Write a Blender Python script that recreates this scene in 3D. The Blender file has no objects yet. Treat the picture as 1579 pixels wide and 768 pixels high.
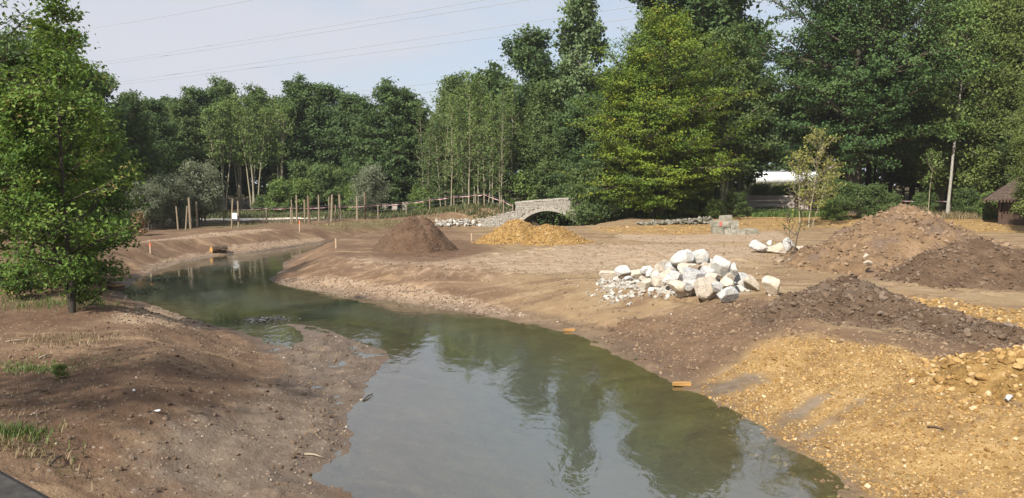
import bpy, math, random
import numpy as np
C = bpy.context.scene
COL = C.collection
PI = math.pi
# ------------------------------------------------------------------ camera, sky, sun, exposure
F, CX, CY, CAMZ = 1149.0, 789.5, 384.0, 3.4
PITCH = math.atan(97.0 / F)
cam = bpy.data.objects.new('camera', bpy.data.cameras.new('camera')); COL.objects.link(cam)
cam.location = (0, 0, CAMZ); cam.rotation_euler = (PI / 2 - PITCH, 0, 0)
cam.data.sensor_width = 36; cam.data.lens = F / 1579 * 36
cam.data.clip_start = 0.05; cam.data.clip_end = 3000
C.camera = cam
SUN_EL, SUN_AZ = math.radians(41), math.radians(-146)      # azimuth from +Y, negative = towards -X
sun = bpy.data.objects.new('sun', bpy.data.lights.new('sun', 'SUN')); COL.objects.link(sun)
sun.data.energy = 5.0; sun.data.angle = math.radians(0.9); sun.data.color = (1, .94, .84)
sdir = (math.sin(SUN_AZ) * math.cos(SUN_EL), math.cos(SUN_AZ) * math.cos(SUN_EL), math.sin(SUN_EL))
sun.rotation_euler = (PI / 2 - SUN_EL, 0, PI - SUN_AZ)
sun.location = (-30, -30, 60)
W = bpy.data.worlds.new('World'); C.world = W; W.use_nodes = True
nt = W.node_tree; nt.nodes.clear()
def wn(t, **k):
    n = nt.nodes.new(t)
    for a, v in k.items(): setattr(n, a, v)
    return n
sky = wn('ShaderNodeTexSky', sky_type='NISHITA', sun_disc=False, sun_elevation=SUN_EL, sun_rotation=SUN_AZ)
sky.air_density = 1.0; sky.dust_density = 1.5
tc = wn('ShaderNodeTexCoord'); mp = wn('ShaderNodeMapping'); mp.inputs['Scale'].default_value = (1.0, 1.0, 3.2)
mp.inputs['Location'].default_value = (0.25, 0.6, 0.8)
ns = wn('ShaderNodeTexNoise'); ns.inputs['Scale'].default_value = 2.1; ns.inputs['Detail'].default_value = 5; ns.inputs['Roughness'].default_value = .52
cr = wn('ShaderNodeValToRGB'); cr.color_ramp.elements[0].position = .36; cr.color_ramp.elements[1].position = .56; cr.color_ramp.elements[0].color = (.25, .25, .25, 1)
ns2 = wn('ShaderNodeTexNoise'); ns2.inputs['Scale'].default_value = 3.3; ns2.inputs['Detail'].default_value = 5
cl = wn('ShaderNodeMix', data_type='RGBA'); cl.inputs[6].default_value = (6.4, 6.7, 7.6, 1); cl.inputs[7].default_value = (7.1, 7.25, 7.9, 1)
mx = wn('ShaderNodeMix', data_type='RGBA')
bg = wn('ShaderNodeBackground'); bg.inputs['Strength'].default_value = 0.06
wo = wn('ShaderNodeOutputWorld'); L = nt.links.new
L(tc.outputs['Generated'], mp.inputs['Vector']); L(mp.outputs[0], ns.inputs['Vector']); L(mp.outputs[0], ns2.inputs['Vector'])
L(ns.outputs[0], cr.inputs[0]); L(ns2.outputs[0], cl.inputs[0])
ad = wn('ShaderNodeMix', data_type='RGBA', blend_type='ADD'); ad.inputs[0].default_value = 1; ad.inputs[7].default_value = (2.2, 2.7, 3.2, 1); L(sky.outputs[0], ad.inputs[6])
L(cr.outputs[0], mx.inputs[0]); L(ad.outputs[2], mx.inputs[6]); L(cl.outputs[2], mx.inputs[7])
L(mx.outputs[2], bg.inputs[0]); L(bg.outputs[0], wo.inputs[0])
C.view_settings.view_transform = 'Standard'; C.view_settings.look = 'None'
C.view_settings.exposure = 0.75; C.view_settings.gamma = 1.0; C.view_settings.use_curve_mapping = False
C.cycles.max_bounces = 6; C.cycles.transparent_max_bounces = 8; C.cycles.caustics_reflective = False; C.cycles.caustics_refractive = False

# ------------------------------------------------------------------ numeric helpers
cp, sp = math.cos(PITCH), math.sin(PITCH)
def ray(px, py):
    u, v = (px - CX) / F, -(py - CY) / F
    d = np.array([u, cp + v * sp, -sp + v * cp]); return d / d[1]     # scaled so that y = 1
def at(px, py, Y): d = ray(px, py); return np.array([0, 0, CAMZ]) + d * Y
def onz(px, py, z):
    d = ray(px, py); t = (z - CAMZ) / d[2]; return np.array([0, 0, CAMZ]) + d * t
def sm(a, b, x):
    t = np.clip((x - a) / (b - a), 0, 1); return t * t * (3 - 2 * t)
def _h(ix, iy, s):
    n = (ix.astype(np.int64) * 374761393 + iy.astype(np.int64) * 668265263 + s * 982451653) & 0x7fffffff
    n = ((n ^ (n >> 13)) * 1274126177) & 0x7fffffff
    return ((n ^ (n >> 16)) & 0xffff) / 65535.0
def vn(x, y, s=0):
    x = np.asarray(x, float); y = np.asarray(y, float)
    ix, iy = np.floor(x), np.floor(y); fx, fy = x - ix, y - iy
    fx = fx * fx * (3 - 2 * fx); fy = fy * fy * (3 - 2 * fy)
    a, b, c, d = _h(ix, iy, s), _h(ix + 1, iy, s), _h(ix, iy + 1, s), _h(ix + 1, iy + 1, s)
    return (a + (b - a) * fx) * (1 - fy) + (c + (d - c) * fx) * fy
def fbm(x, y, o=4, s=0, g=.5):
    t, a, n = 0, 1, 0
    for i in range(o):
        t = t + a * vn(x * 2 ** i + 17.3 * i, y * 2 ** i - 9.1 * i, s + i); n += a; a *= g
    return t / n
def chaikin(P, n=2):
    P = np.asarray(P, float)
    for _ in range(n):
        Q = np.roll(P, -1, 0); P = np.stack([.75 * P + .25 * Q, .25 * P + .75 * Q], 1).reshape(-1, 2)
    return P
def sdist(P, x, y):
    """signed distance to polygon P, positive outside"""
    x = np.asarray(x, float).ravel(); y = np.asarray(y, float).ravel(); out = np.empty(len(x))
    A, B = P, np.roll(P, -1, 0); D = B - A; LL = (D ** 2).sum(1) + 1e-12
    for i in range(0, len(x), 20000):
        X, Y = x[i:i + 20000, None], y[i:i + 20000, None]
        t = np.clip(((X - A[:, 0]) * D[:, 0] + (Y - A[:, 1]) * D[:, 1]) / LL, 0, 1)
        d = np.sqrt(((X - A[:, 0] - t * D[:, 0]) ** 2 + (Y - A[:, 1] - t * D[:, 1]) ** 2).min(1))
        cr_ = ((A[:, 1] > Y) != (B[:, 1] > Y)) & (X < D[:, 0] * (Y - A[:, 1]) / (D[:, 1] + 1e-12) + A[:, 0])
        out[i:i + 20000] = np.where(cr_.sum(1) % 2 == 1, -d, d)
    return out

# ------------------------------------------------------------------ mesh helpers
def mesh_np(name, V, Fc, mat=None, smooth=False, attrs=None):
    V = np.asarray(V, np.float32); Fc = np.asarray(Fc, np.int32); k = Fc.shape[1]
    me = bpy.data.meshes.new(name); me.vertices.add(len(V)); me.vertices.foreach_set('co', V.ravel())
    me.loops.add(Fc.size); me.loops.foreach_set('vertex_index', Fc.ravel())
    me.polygons.add(len(Fc)); me.polygons.foreach_set('loop_start', np.arange(0, Fc.size, k, dtype=np.int32))
    me.polygons.foreach_set('loop_total', np.full(len(Fc), k, np.int32))
    me.polygons.foreach_set('use_smooth', np.full(len(Fc), smooth))
    if attrs:
        for an, (dom, val) in attrs.items():
            at_ = me.attributes.new(an, 'FLOAT', dom); at_.data.foreach_set('value', np.asarray(val, np.float32))
    me.update(calc_edges=True)
    if mat: me.materials.append(mat)
    return me
def link(name, me, parent=None, loc=None):
    o = bpy.data.objects.new(name, me); COL.objects.link(o)
    if parent is not None: o.parent = parent
    if loc is not None: o.location = tuple(float(a) for a in loc)
    return o
def tag(o, label=None, cat=None, group=None, kind=None):
    for k_, v_ in (('label', label), ('category', cat), ('group', group), ('kind', kind)):
        if v_: o[k_] = v_
    return o
def thing(name, label, cat, loc=(0, 0, 0), rz=0, group=None):
    o = link(name, None, None, loc); o.rotation_euler.z = rz; return tag(o, label, cat, group)
class MB:
    """collects verts and faces (any size) for one mesh"""
    def __init__(s): s.v, s.f, s.n = [], [], 0
    def add(s, V, Fc):
        s.v += [tuple(map(float, p)) for p in V]; s.f += [tuple(i + s.n for i in f) for f in Fc]; s.n += len(V)
    def box(s, c, d, rz=0, jit=0, rnd=random):
        x, y, z = (a / 2 for a in d); V = []
        for sx, sy, sz in ((-1,-1,-1),(1,-1,-1),(1,1,-1),(-1,1,-1),(-1,-1,1),(1,-1,1),(1,1,1),(-1,1,1)):
            p = [sx * x + rnd.uniform(-jit, jit), sy * y + rnd.uniform(-jit, jit), sz * z + rnd.uniform(-jit, jit)]
            ca, sa = math.cos(rz), math.sin(rz)
            V.append((c[0] + p[0] * ca - p[1] * sa, c[1] + p[0] * sa + p[1] * ca, c[2] + p[2]))
        s.add(V, [(0,3,2,1),(4,5,6,7),(0,1,5,4),(1,2,6,5),(2,3,7,6),(3,0,4,7)])
    def tube(s, P, R, n=6, cap=True):
        V, Fc = tube(P, R, n); s.add(V, Fc.tolist())
        if cap: s.f.append(tuple(range(s.n - n, s.n))); s.f.append(tuple(range(s.n - len(V), s.n - len(V) + n))[::-1])
    def build(s, name, mat, parent=None, smooth=False, loc=None):
        me = bpy.data.meshes.new(name); me.from_pydata(s.v, [], s.f)
        if smooth: me.polygons.foreach_set('use_smooth', [True] * len(me.polygons))
        me.materials.append(mat); me.update(); return link(name, me, parent, loc)
def tube(P, R, n=6):
    P = np.asarray(P, float); R = np.broadcast_to(np.asarray(R, float), (len(P),))
    T = np.gradient(P, axis=0); T /= np.linalg.norm(T, axis=1)[:, None] + 1e-9
    ref = np.where(np.abs(T[:, 2:3]) > .8, np.array([[1., 0, 0]]), np.array([[0, 0, 1.]]))
    if len(P) > 1 and np.abs(T[0, 2]) > .6: ref = np.tile([[1., 0, 0]], (len(P), 1))
    U = np.cross(T, ref); U /= np.linalg.norm(U, axis=1)[:, None] + 1e-9; Vv = np.cross(T, U)
    a = np.arange(n) / n * 2 * PI
    pts = P[:, None] + R[:, None, None] * (np.cos(a)[None, :, None] * U[:, None] + np.sin(a)[None, :, None] * Vv[:, None])
    i = np.arange(len(P) - 1)[:, None] * n; j = np.arange(n)[None]; k = (j + 1) % n
    return pts.reshape(-1, 3), np.stack([i + j, i + k, i + n + k, i + n + j], -1).reshape(-1, 4)

# ------------------------------------------------------------------ material helpers
class NT:
    def __init__(s, name):
        s.m = bpy.data.materials.new(name); s.m.use_nodes = True; s.t = s.m.node_tree; s.t.nodes.clear()
        s.out = s.t.nodes.new('ShaderNodeOutputMaterial')
    def n(s, t, ins=None, **k):
        nd = s.t.nodes.new(t)
        for a, v in k.items(): setattr(nd, a, v)
        for a, v in (ins or {}).items(): s.set(nd, a, v)
        return nd
    def set(s, nd, a, v):
        if isinstance(v, bpy.types.NodeSocket): s.t.links.new(v, nd.inputs[a])
        else: nd.inputs[a].default_value = v
    def pos(s, obj=False, sc=(1, 1, 1)):
        v = s.n('ShaderNodeTexCoord').outputs['Object'] if obj else s.n('ShaderNodeNewGeometry').outputs['Position']
        return s.n('ShaderNodeMapping', {'Vector': v, 'Scale': sc}).outputs[0]
    def noise(s, v, sc, det=4, rough=.6, dist=0):
        return s.n('ShaderNodeTexNoise', {'Vector': v, 'Scale': sc, 'Detail': det, 'Roughness': rough, 'Distortion': dist}).outputs[0]
    def vor(s, v, sc, feat='F1', out=0, rnd=1):
        return s.n('ShaderNodeTexVoronoi', {'Vector': v, 'Scale': sc, 'Randomness': rnd}, feature=feat).outputs[out]
    def ramp(s, f, stops, interp='LINEAR'):
        r = s.n('ShaderNodeValToRGB', {0: f}); r.color_ramp.interpolation = interp; e = r.color_ramp.elements
        while len(e) < len(stops): e.new(.5)
        for x, (p, c) in zip(e, stops): x.position = p; x.color = (*(c if isinstance(c, tuple) else (c, c, c)), 1)
        return r.outputs[0]
    def mix(s, f, a, b, mode='MIX'):
        x = s.n('ShaderNodeMix', data_type='RGBA', blend_type=mode)
        for i, v in ((0, f), (6, a), (7, b)):
            if isinstance(v, tuple) and len(v) == 3: v = (*v, 1)
            s.set(x, i, v)
        return x.outputs[2]
    def math(s, op, a, b=0.0, c=None, clamp=False):
        x = s.n('ShaderNodeMath', operation=op, use_clamp=clamp); s.set(x, 0, a); s.set(x, 1, b)
        if c is not None: s.set(x, 2, c)
        return x.outputs[0]
    def attr(s, name): return s.n('ShaderNodeAttribute', attribute_name=name).outputs['Fac']
    def mask(s, a, nz, amt=.7, soft=.15):
        """noise-broken mask from an attribute"""
        v = s.math('ADD', a, s.math('MULTIPLY', s.math('SUBTRACT', nz, .5), amt))
        return s.n('ShaderNodeMapRange', {'Value': v, 'From Min': .5 - soft, 'From Max': .5 + soft}, interpolation_type='SMOOTHSTEP').outputs[0]
    def bump(s, h, st=.5, d=.05, nrm=None):
        b = s.n('ShaderNodeBump', {'Height': h, 'Strength': st, 'Distance': d})
        if nrm is not None: s.set(b, 'Normal', nrm)
        return b.outputs[0]
    def pbr(s, col, rough=.9, nrm=None, spec=.25, **k):
        b = s.n('ShaderNodeBsdfPrincipled', {'Base Color': (*col, 1) if isinstance(col, tuple) else col, 'Roughness': rough, 'Specular IOR Level': spec})
        if nrm is not None: s.set(b, 'Normal', nrm)
        for a, v in k.items(): s.set(b, a, v)
        return b.outputs[0]
    def done(s, sh): s.t.links.new(sh, s.out.inputs[0]); return s.m
def simple(name, c1, c2, sc=8, rough=.85, bump=.4, bd=.02, obj=True, stretch=(1, 1, 1), det=5):
    t = NT(name); v = t.pos(obj, stretch); n = t.noise(v, sc, det); n2 = t.noise(v, sc * 5, 3)
    c = t.ramp(n, [(.3, c1), (.7, c2)]); c = t.mix(t.math('MULTIPLY', n2, .35), c, tuple(a * .55 for a in c1))
    return t.done(t.pbr(c, rough, t.bump(t.math('ADD', n, t.math('MULTIPLY', n2, .5)), bump, bd)))
# ------------------------------------------------------------------ the river's outline and the land
def W0(l): return [tuple(onz(px, py, 0)[:2]) for px, py in l]
right_shore = W0([(1330,768),(1300,748),(1260,715),(1215,690),(1175,655),(1120,625),(1080,607),(1060,597),(1020,585),(985,563),(940,540),(880,515),
                  (830,502),(760,487),(700,478),(640,470),(560,460),(500,451),(455,443),(425,436),(416,430),(420,423),(440,415),(435,406),(452,395),(482,386),(515,377)])
far_reach_near = [(-8.5,45.6),(-5.5,48.5),(-2.5,51.5),(.5,52.3),(1.6,52.6),(4.6,51.6),(6,56),(9.5,64),(14,75)]
far_reach_far = [(9,77),(5,66),(2.2,58.5),(.6,56.2),(-1.5,56.8),(-4.5,55),(-7.5,52),(-10,49.3)]
left_top = W0([(530,370.5),(500,374),(450,381),(400,388),(350,393),(300,400),(260,410),(225,424),(200,436),(187,447),(190,456),(205,462),(232,469),(270,480),(320,496),(360,510)])
spit = W0([(400,524),(440,532),(462,528),(470,515),(450,506),(425,500),(455,497),(490,500),(545,518),(575,535),(588,555),(580,585),(565,612),(550,640),(542,665),(548,690),(546,705),(500,718),(470,735),(500,755),(545,772)])
toe = W0([(400,524),(435,540),(462,575),(505,610),(525,650),(505,700),(450,735),(420,775)])
near_r = [(3.75,7.6),(4.1,6.2),(4.5,2),(4.6,-14)]
near_l = [(-1.9,7.6),(-2.4,6),(-3.0,2),(-3.2,-14)]
near_l2 = [(-2.6,7.6),(-2.8,6),(-3.1,2),(-3.25,-14)]
river = chaikin(right_shore + far_reach_near + far_reach_far + left_top + spit + near_l + near_r[::-1], 2)
river2 = chaikin(right_shore + far_reach_near + far_reach_far + left_top + toe + near_l2 + near_r[::-1], 2)
fence_l = [onz(310,350,.8), onz(411,345,.8), onz(520,339,.85), onz(583,335,1.0)]
def H(x, y):
    sh = np.shape(x); x = np.asarray(x, float).ravel(); y = np.asarray(y, float).ravel()
    s1 = sdist(river, x, y) + (fbm(x * 1.7, y * 1.7, 3, 5) - .5) * .30 * sm(30, 10, y) + (fbm(x * .6, y * .6, 2, 8) - .5) * .5 + (fbm(x * 4.5, y * 4.5, 3, 19) - .5) * .22 * sm(30, 12, y)
    s2 = sdist(river2, x, y) + (fbm(x * .8, y * .8, 3, 6) - .5) * .7
    P = .8 + .42 * sm(42, 53, y) * sm(2, 9, x) + .25 * sm(52, 62, y) + .12 * sm(-6, -11, x) * sm(16, 8, y)
    P = P + .75 * sm(7.5, 1.0, np.hypot((x + 1.2) * .8, y - 59.5)) + 2.2 * sm(75, 110, y)
    P = P + 1.1 * sm(56, 62, y) * sm(6, 12, x) * sm(40, 34, x) * 0
    wid = 2.3 + .6 * sm(-4.5, -.5, x) + 1.3 * (fbm(x * .2, y * .2, 2, 9) - .5)
    k_ = sm(-.5, -2.5, x) * sm(23, 19, y); wid = wid * (1 - k_) + 2.4 * k_
    t = np.clip(s2 / wid, 0, 1)
    prof = np.where(t < .25, t * .55, .1375 + (t - .25) * 1.15)
    prof = np.clip(prof, 0, 1); prof = np.where(prof > .8, .8 + .2 * (1 - (1 - np.clip((prof - .8) / .4, 0, 1)) ** 2) * 1.0, prof)
    micro = (fbm(x * .9, y * .9, 4, 11) - .5) * .12 + (fbm(x * 5, y * 5, 3, 21) - .5) * .05 + np.abs(fbm(x * 2.2, y * 2.2, 3, 25) - .5) * -.05
    tracks = (fbm(x * .35 + y * .05, y * 2.6, 3, 31) - .5) * .07 * sm(-1, 3, x) * sm(12, 18, y)
    low = np.clip(s1, 0, .6) * .055 + (fbm(x * 2.1, y * 2.1, 5, 41, .65) - .5) * .27 * sm(0, .5, s1)
    land = np.where(s2 > 0, prof * P + low * sm(.8, 0, s2), low) + micro * sm(.1, 1.0, s2) + tracks
    # loose humps of dark soil along the right bank
    land = land + .16 * sm(.45, .8, fbm(x * 1.1, y * 1.1, 4, 51)) * np.exp(-(((x - 3.6) / 1.6) ** 2 + ((y - 14.2) / 1.2) ** 2))
    if ruts: land = land + rut_h(x, y)
    land = land + .30 * np.exp(-(((x - 5.6) / 1.4) ** 2 + ((y - 13.4) / 1.0) ** 2)) * fbm(x * 2, y * 2, 3, 55)
    bed = -.03 - .75 * sm(0, 4.2, -s1) + (fbm(x * 2, y * 2, 4, 61) - .5) * .10
    return np.where(s1 > 0, land, np.where(s1 > -.2, bed * np.clip(-s1 / .2, 0, 1), bed)).reshape(sh)
ruts = []
def rut_h(x, y):
    o = np.zeros(len(x))
    for P, off in ruts:
        A, B = P[:-1], P[1:]; D = B - A; best = np.full(len(x), 9.); side = np.zeros(len(x)); al = np.zeros(len(x)); acc = 0
        for a, d in zip(A, D):
            l = math.hypot(*d); t = np.clip(((x - a[0]) * d[0] + (y - a[1]) * d[1]) / l ** 2, 0, 1); ex, ey = x - a[0] - t * d[0], y - a[1] - t * d[1]; q = np.hypot(ex, ey); m = q < best
            best = np.where(m, q, best); side = np.where(m, np.sign(d[0] * ey - d[1] * ex) * q, side); al = np.where(m, acc + t * l, al); acc += l
        for w in (-off, off):
            q = np.abs(side - w + (vn(al * .7, al * 0 + w, 7) - .5) * .25); o += np.where(best < off + .9, -.085 * np.exp(-(q / .17) ** 2) * (.55 + .45 * np.sign(np.sin(al * 21 + side * 9))) + .05 * np.exp(-((q - .32) / .12) ** 2), 0) * sm(.3, .6, vn(al * .35, al * 0 + 3.3 * off, 9)) * sm(.2, 2.0, al) * sm(acc - .2, acc - 2.0, al)
    return o
def ground(px, py):
    """where the ray of a photo pixel meets the land"""
    t = np.concatenate([np.arange(6, 40, .04), np.arange(40, 100, .15)]); d = ray(px, py)
    z = CAMZ + d[2] * t; h = H(d[0] * t, t); i = np.argmax(h >= z)
    if h[i] < z[i]: i = len(t) - 1
    return np.array([d[0] * t[i], t[i], max(h[i], 0)])
def G(l): return [tuple(ground(px, py)[:2]) for px, py in l]

for l_, o_ in (([(1579,475),(1440,452),(1240,425),(1090,402),(900,388),(720,396)], .95), ([(1240,372),(1100,368),(930,372),(780,384),(620,408),(520,425)], .95), ([(1120,480),(1000,482),(860,466),(740,440),(600,420)], .9), ([(1150,352),(1000,358),(880,366),(760,390)], .95)):
    ruts.append((np.array(G(l_)), o_))
# ground sheet: one polar grid, fine in front, out to the horizon
th = np.concatenate([np.arange(-44, 44, .2), np.arange(44, 316, 4.0)]) * PI / 180
rr = [2.0]
while rr[-1] < 75: rr.append(rr[-1] * 1.0072)
while rr[-1] < 900: rr.append(rr[-1] * 1.07)
rr = np.array([.3, 1.0] + rr)
TH, RR = np.meshgrid(th, rr); gx, gy = RR * np.sin(TH), RR * np.cos(TH)
gz = H(gx, gy)
yellow_near = chaikin(G([(1165,525),(1250,522),(1340,533),(1420,545),(1500,590),(1560,640)]) + [(8.5,8.0),(9,5),(4.2,4)] + G([(1345,766),(1262,718),(1180,660),(1110,622),(1076,608),(1090,585),(1150,560)]), 2)
yellow_far = chaikin(G([(900,350),(1000,349),(1100,335),(1250,326),(1400,322),(1579,318)]) + [(40,56),(40,42)] + G([(1579,362),(1400,352),(1250,350),(1100,362),(960,362)]), 1)
strip = chaikin(G([(1330,455),(1430,455),(1579,480)]) + [(14,14),(12.5,12.8)] + G([(1560,512),(1440,480)]), 1)
tan_plain = chaikin(G([(700,392),(900,372),(1200,372),(1240,410),(940,430),(700,440),(520,430),(470,410),(560,392)]), 1)
dark_r = chaikin(G([(905,505),(985,490),(1090,478),(1180,455),(1240,510),(1400,520),(1579,520)]) + [(9.5,11.5),(8.5,10.0)] + G([(1495,600),(1440,555),(1330,536),(1240,524),(1168,532),(1110,580),(1062,597),(1000,570)]), 1)
dark_m = chaikin(G([(560,398),(600,384),(700,366),(770,378),(745,395),(700,402),(640,408)]), 1)
dark_l = chaikin(G([(-80,470),(60,470),(120,455),(190,458),(230,480),(160,500),(60,510),(-80,520)]) , 1)
dark_l2 = chaikin(G([(-120,545),(60,540),(250,545),(330,590),(300,640),(180,690),(0,700),(-120,690)]), 1)  # humus, with the shade on the lower-left bank painted in as darker soil
mud_l = chaikin(G([(395,520),(470,495),(550,515),(600,560),(560,640),(560,768),(240,768),(200,700),(300,640),(420,600),(450,560)]), 1)
mud_strk = [chaikin(G(l), 1) for l in ([(1080,592),(1150,572),(1200,575),(1180,595),(1100,618),(1078,606)], [(1180,655),(1225,618),(1280,598),(1300,604),(1262,634),(1205,672)],
            [(1215,680),(1275,640),(1330,610),(1345,618),(1290,655),(1235,692)])]
pale_b = [chaikin(G(l), 1) for l in ([(420,432),(470,428),(640,442),(760,470),(830,492),(760,488),(640,471),(500,452),(430,440)], [(215,420),(240,400),(320,385),(420,372),(500,366),(500,372),(400,386),(300,399),(230,422)],
          [(150,490),(230,468),(300,478),(330,500),(240,510)], [(190,375),(300,362),(420,352),(420,357),(300,370)], [(940,358),(1190,350),(1230,376),(960,372)], [(1180,392),(1260,388),(1380,420),(1240,420)])]
grass_p = [chaikin(G(l), 1) for l in ([(480,347),(560,338),(660,336),(650,343),(560,352),(490,353)], [(220,352),(300,346),(420,346),(420,349),(300,353)], [(1000,332),(1060,324),(1240,318),(1240,326),(1120,333)])]
litter = chaikin(G([(-200,352),(150,352),(300,346),(430,344),(560,336),(640,329),(780,324)]) + [(0,58),(4,58)] + G([(905,346),(1000,344),(1090,331),(1240,325),(1400,322),(1579,318)]) + [(60,52),(200,60),(200,300),(-200,300),(-200,45)], 1)
fx, fy = gx.ravel(), gy.ravel()
def soft(P, w): return .5 - .5 * np.clip(sdist(P, fx, fy) / w, -1, 1)
def many(Ps, w): return np.max([soft(P, w) for P in Ps], 0)
yel = np.maximum(soft(yellow_near, .5), np.maximum(.9 * soft(yellow_far, 1.6), .62 * soft(strip, .7)))
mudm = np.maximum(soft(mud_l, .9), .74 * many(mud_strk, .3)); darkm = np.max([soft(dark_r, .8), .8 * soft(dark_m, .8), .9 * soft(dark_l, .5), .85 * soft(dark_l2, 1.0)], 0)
palem = np.maximum(many(pale_b, .5), .6 * soft(tan_plain, 2)); grassm = many(grass_p, 1.5); litm = soft(litter, 1.2)
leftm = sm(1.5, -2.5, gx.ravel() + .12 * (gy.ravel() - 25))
wetl = sm(.0, .25, gz.ravel() + 0 * fx)
nr, nc = gx.shape
i, j = np.meshgrid(np.arange(nr - 1), np.arange(nc), indexing='ij'); k = (j + 1) % nc
quads = np.stack([i * nc + j, i * nc + k, (i + 1) * nc + k, (i + 1) * nc + j], -1).reshape(-1, 4)

t = NT('soil'); v = t.pos(); z = t.n('ShaderNodeSeparateXYZ', {0: v}).outputs[2]
n1 = t.noise(v, .55, 6, .65); n2 = t.noise(v, 3.2, 6, .7); n3 = t.noise(v, 22, 4, .7)
vs = t.pos(sc=(.25, 1.6, 1)); n4 = t.noise(vs, 1.2, 5, .7)
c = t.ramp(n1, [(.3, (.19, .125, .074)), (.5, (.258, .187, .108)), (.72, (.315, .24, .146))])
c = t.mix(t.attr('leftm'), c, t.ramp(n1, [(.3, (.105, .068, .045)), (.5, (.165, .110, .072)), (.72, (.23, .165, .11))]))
c = t.mix(t.math('MULTIPLY', t.ramp(n4, [(.50, 0.), (.60, 1.)]), .62), c, (.125, .078, .05))
n5 = t.noise(t.pos(sc=(.18, 1.1, 1)), 1.7, 4, .6)
c = t.mix(t.math('MULTIPLY', t.ramp(n5, [(.54, 0.), (.64, 1.)]), .5), c, (.38, .28, .18))
c = t.mix(t.math('MULTIPLY', t.mask(t.attr('pale'), n2, .9), .75), c, t.ramp(n2, [(.35, (.30, .22, .155)), (.65, (.44, .355, .265))]))
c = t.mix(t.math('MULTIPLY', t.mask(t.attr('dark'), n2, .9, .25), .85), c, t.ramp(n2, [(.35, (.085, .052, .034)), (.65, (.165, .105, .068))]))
c = t.mix(t.mask(t.attr('litter'), n2, .6, .2), c, t.ramp(n2, [(.35, (.045, .04, .022)), (.65, (.10, .085, .05))]))
c = t.mix(t.math('MULTIPLY', t.mask(t.attr('grass'), n2, 1.0, .2), .6), c, (.12, .125, .05))
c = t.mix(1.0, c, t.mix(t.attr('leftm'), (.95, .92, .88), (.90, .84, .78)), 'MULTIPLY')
yc = t.ramp(t.math('ADD', t.math('MULTIPLY', n2, .6), t.math('MULTIPLY', n3, .4)), [(.32, (.15, .085, .03)), (.5, (.31, .20, .08)), (.66, (.42, .30, .145))])
yc = t.mix(t.math('MULTIPLY', t.ramp(t.noise(v, 1.1, 5, .7), [(.46, 0.), (.66, 1.)]), .7), yc, (.15, .09, .042))
ymask = t.mask(t.attr('yellow'), n2, .9, .3)
c = t.mix(ymask, c, yc)
c = t.mix(t.math('MULTIPLY', t.mask(t.attr('mud'), n2, .9, .25), .9), c, t.ramp(n2, [(.35, (.115, .087, .064)), (.65, (.20, .158, .12))]))
# speckle: small stones pressed into the soil
vo = t.n('ShaderNodeTexVoronoi', {'Vector': v, 'Scale': 14.0}); vd, vc = vo.outputs['Distance'], vo.outputs['Color']
pick = t.n('ShaderNodeSeparateColor', {0: vc}).outputs[0]
spk = t.math('MULTIPLY', t.math('LESS_THAN', vd, .30), t.math('GREATER_THAN', pick, .80))
c = t.mix(t.math('MULTIPLY', spk, .55), c, t.mix(ymask, (.38, .31, .24), (.50, .37, .18)))
vo2 = t.n('ShaderNodeTexVoronoi', {'Vector': v, 'Scale': 5.0}); pk2 = t.n('ShaderNodeSeparateColor', {0: vo2.outputs['Color']}).outputs[1]
clod = t.math('MULTIPLY', t.math('LESS_THAN', vo2.outputs['Distance'], .33), t.math('GREATER_THAN', pk2, .78))
c = t.mix(t.math('MULTIPLY', clod, .4), c, (.10, .065, .045))
c = t.mix(t.math('MULTIPLY', t.math('SUBTRACT', n3, .35), .6, clamp=True), c, tuple([.08, .055, .04]))
# wet margin; algae-toned bed, its colour also standing in for light absorbed with depth
wet = t.n('ShaderNodeMapRange', {'Value': t.math('ADD', z, t.math('MULTIPLY', t.math('SUBTRACT', n2, .5), .10)), 'From Min': .14, 'From Max': .03}).outputs[0]
c = t.mix(t.math('MULTIPLY', wet, .42), c, (.07, .052, .04))
deep = t.n('ShaderNodeMapRange', {'Value': z, 'From Min': -.05, 'From Max': -.45}).outputs[0]
c = t.mix(deep, c, t.ramp(n2, [(.35, (.11, .095, .04)), (.65, (.20, .165, .08))]))
hgt = t.math('ADD', t.math('MULTIPLY', n2, 1.0), t.math('ADD', t.math('MULTIPLY', n3, .45), t.math('MULTIPLY', spk, .25)))
ro = t.n('ShaderNodeMapRange', {'Value': wet, 'To Min': .95, 'To Max': .5}).outputs[0]
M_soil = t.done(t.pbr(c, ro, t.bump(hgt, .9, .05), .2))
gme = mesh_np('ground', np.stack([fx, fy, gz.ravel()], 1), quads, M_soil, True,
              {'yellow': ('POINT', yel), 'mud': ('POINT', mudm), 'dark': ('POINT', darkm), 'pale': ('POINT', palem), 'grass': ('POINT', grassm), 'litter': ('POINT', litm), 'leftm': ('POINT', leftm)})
tag(link('ground', gme), kind='structure')

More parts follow.
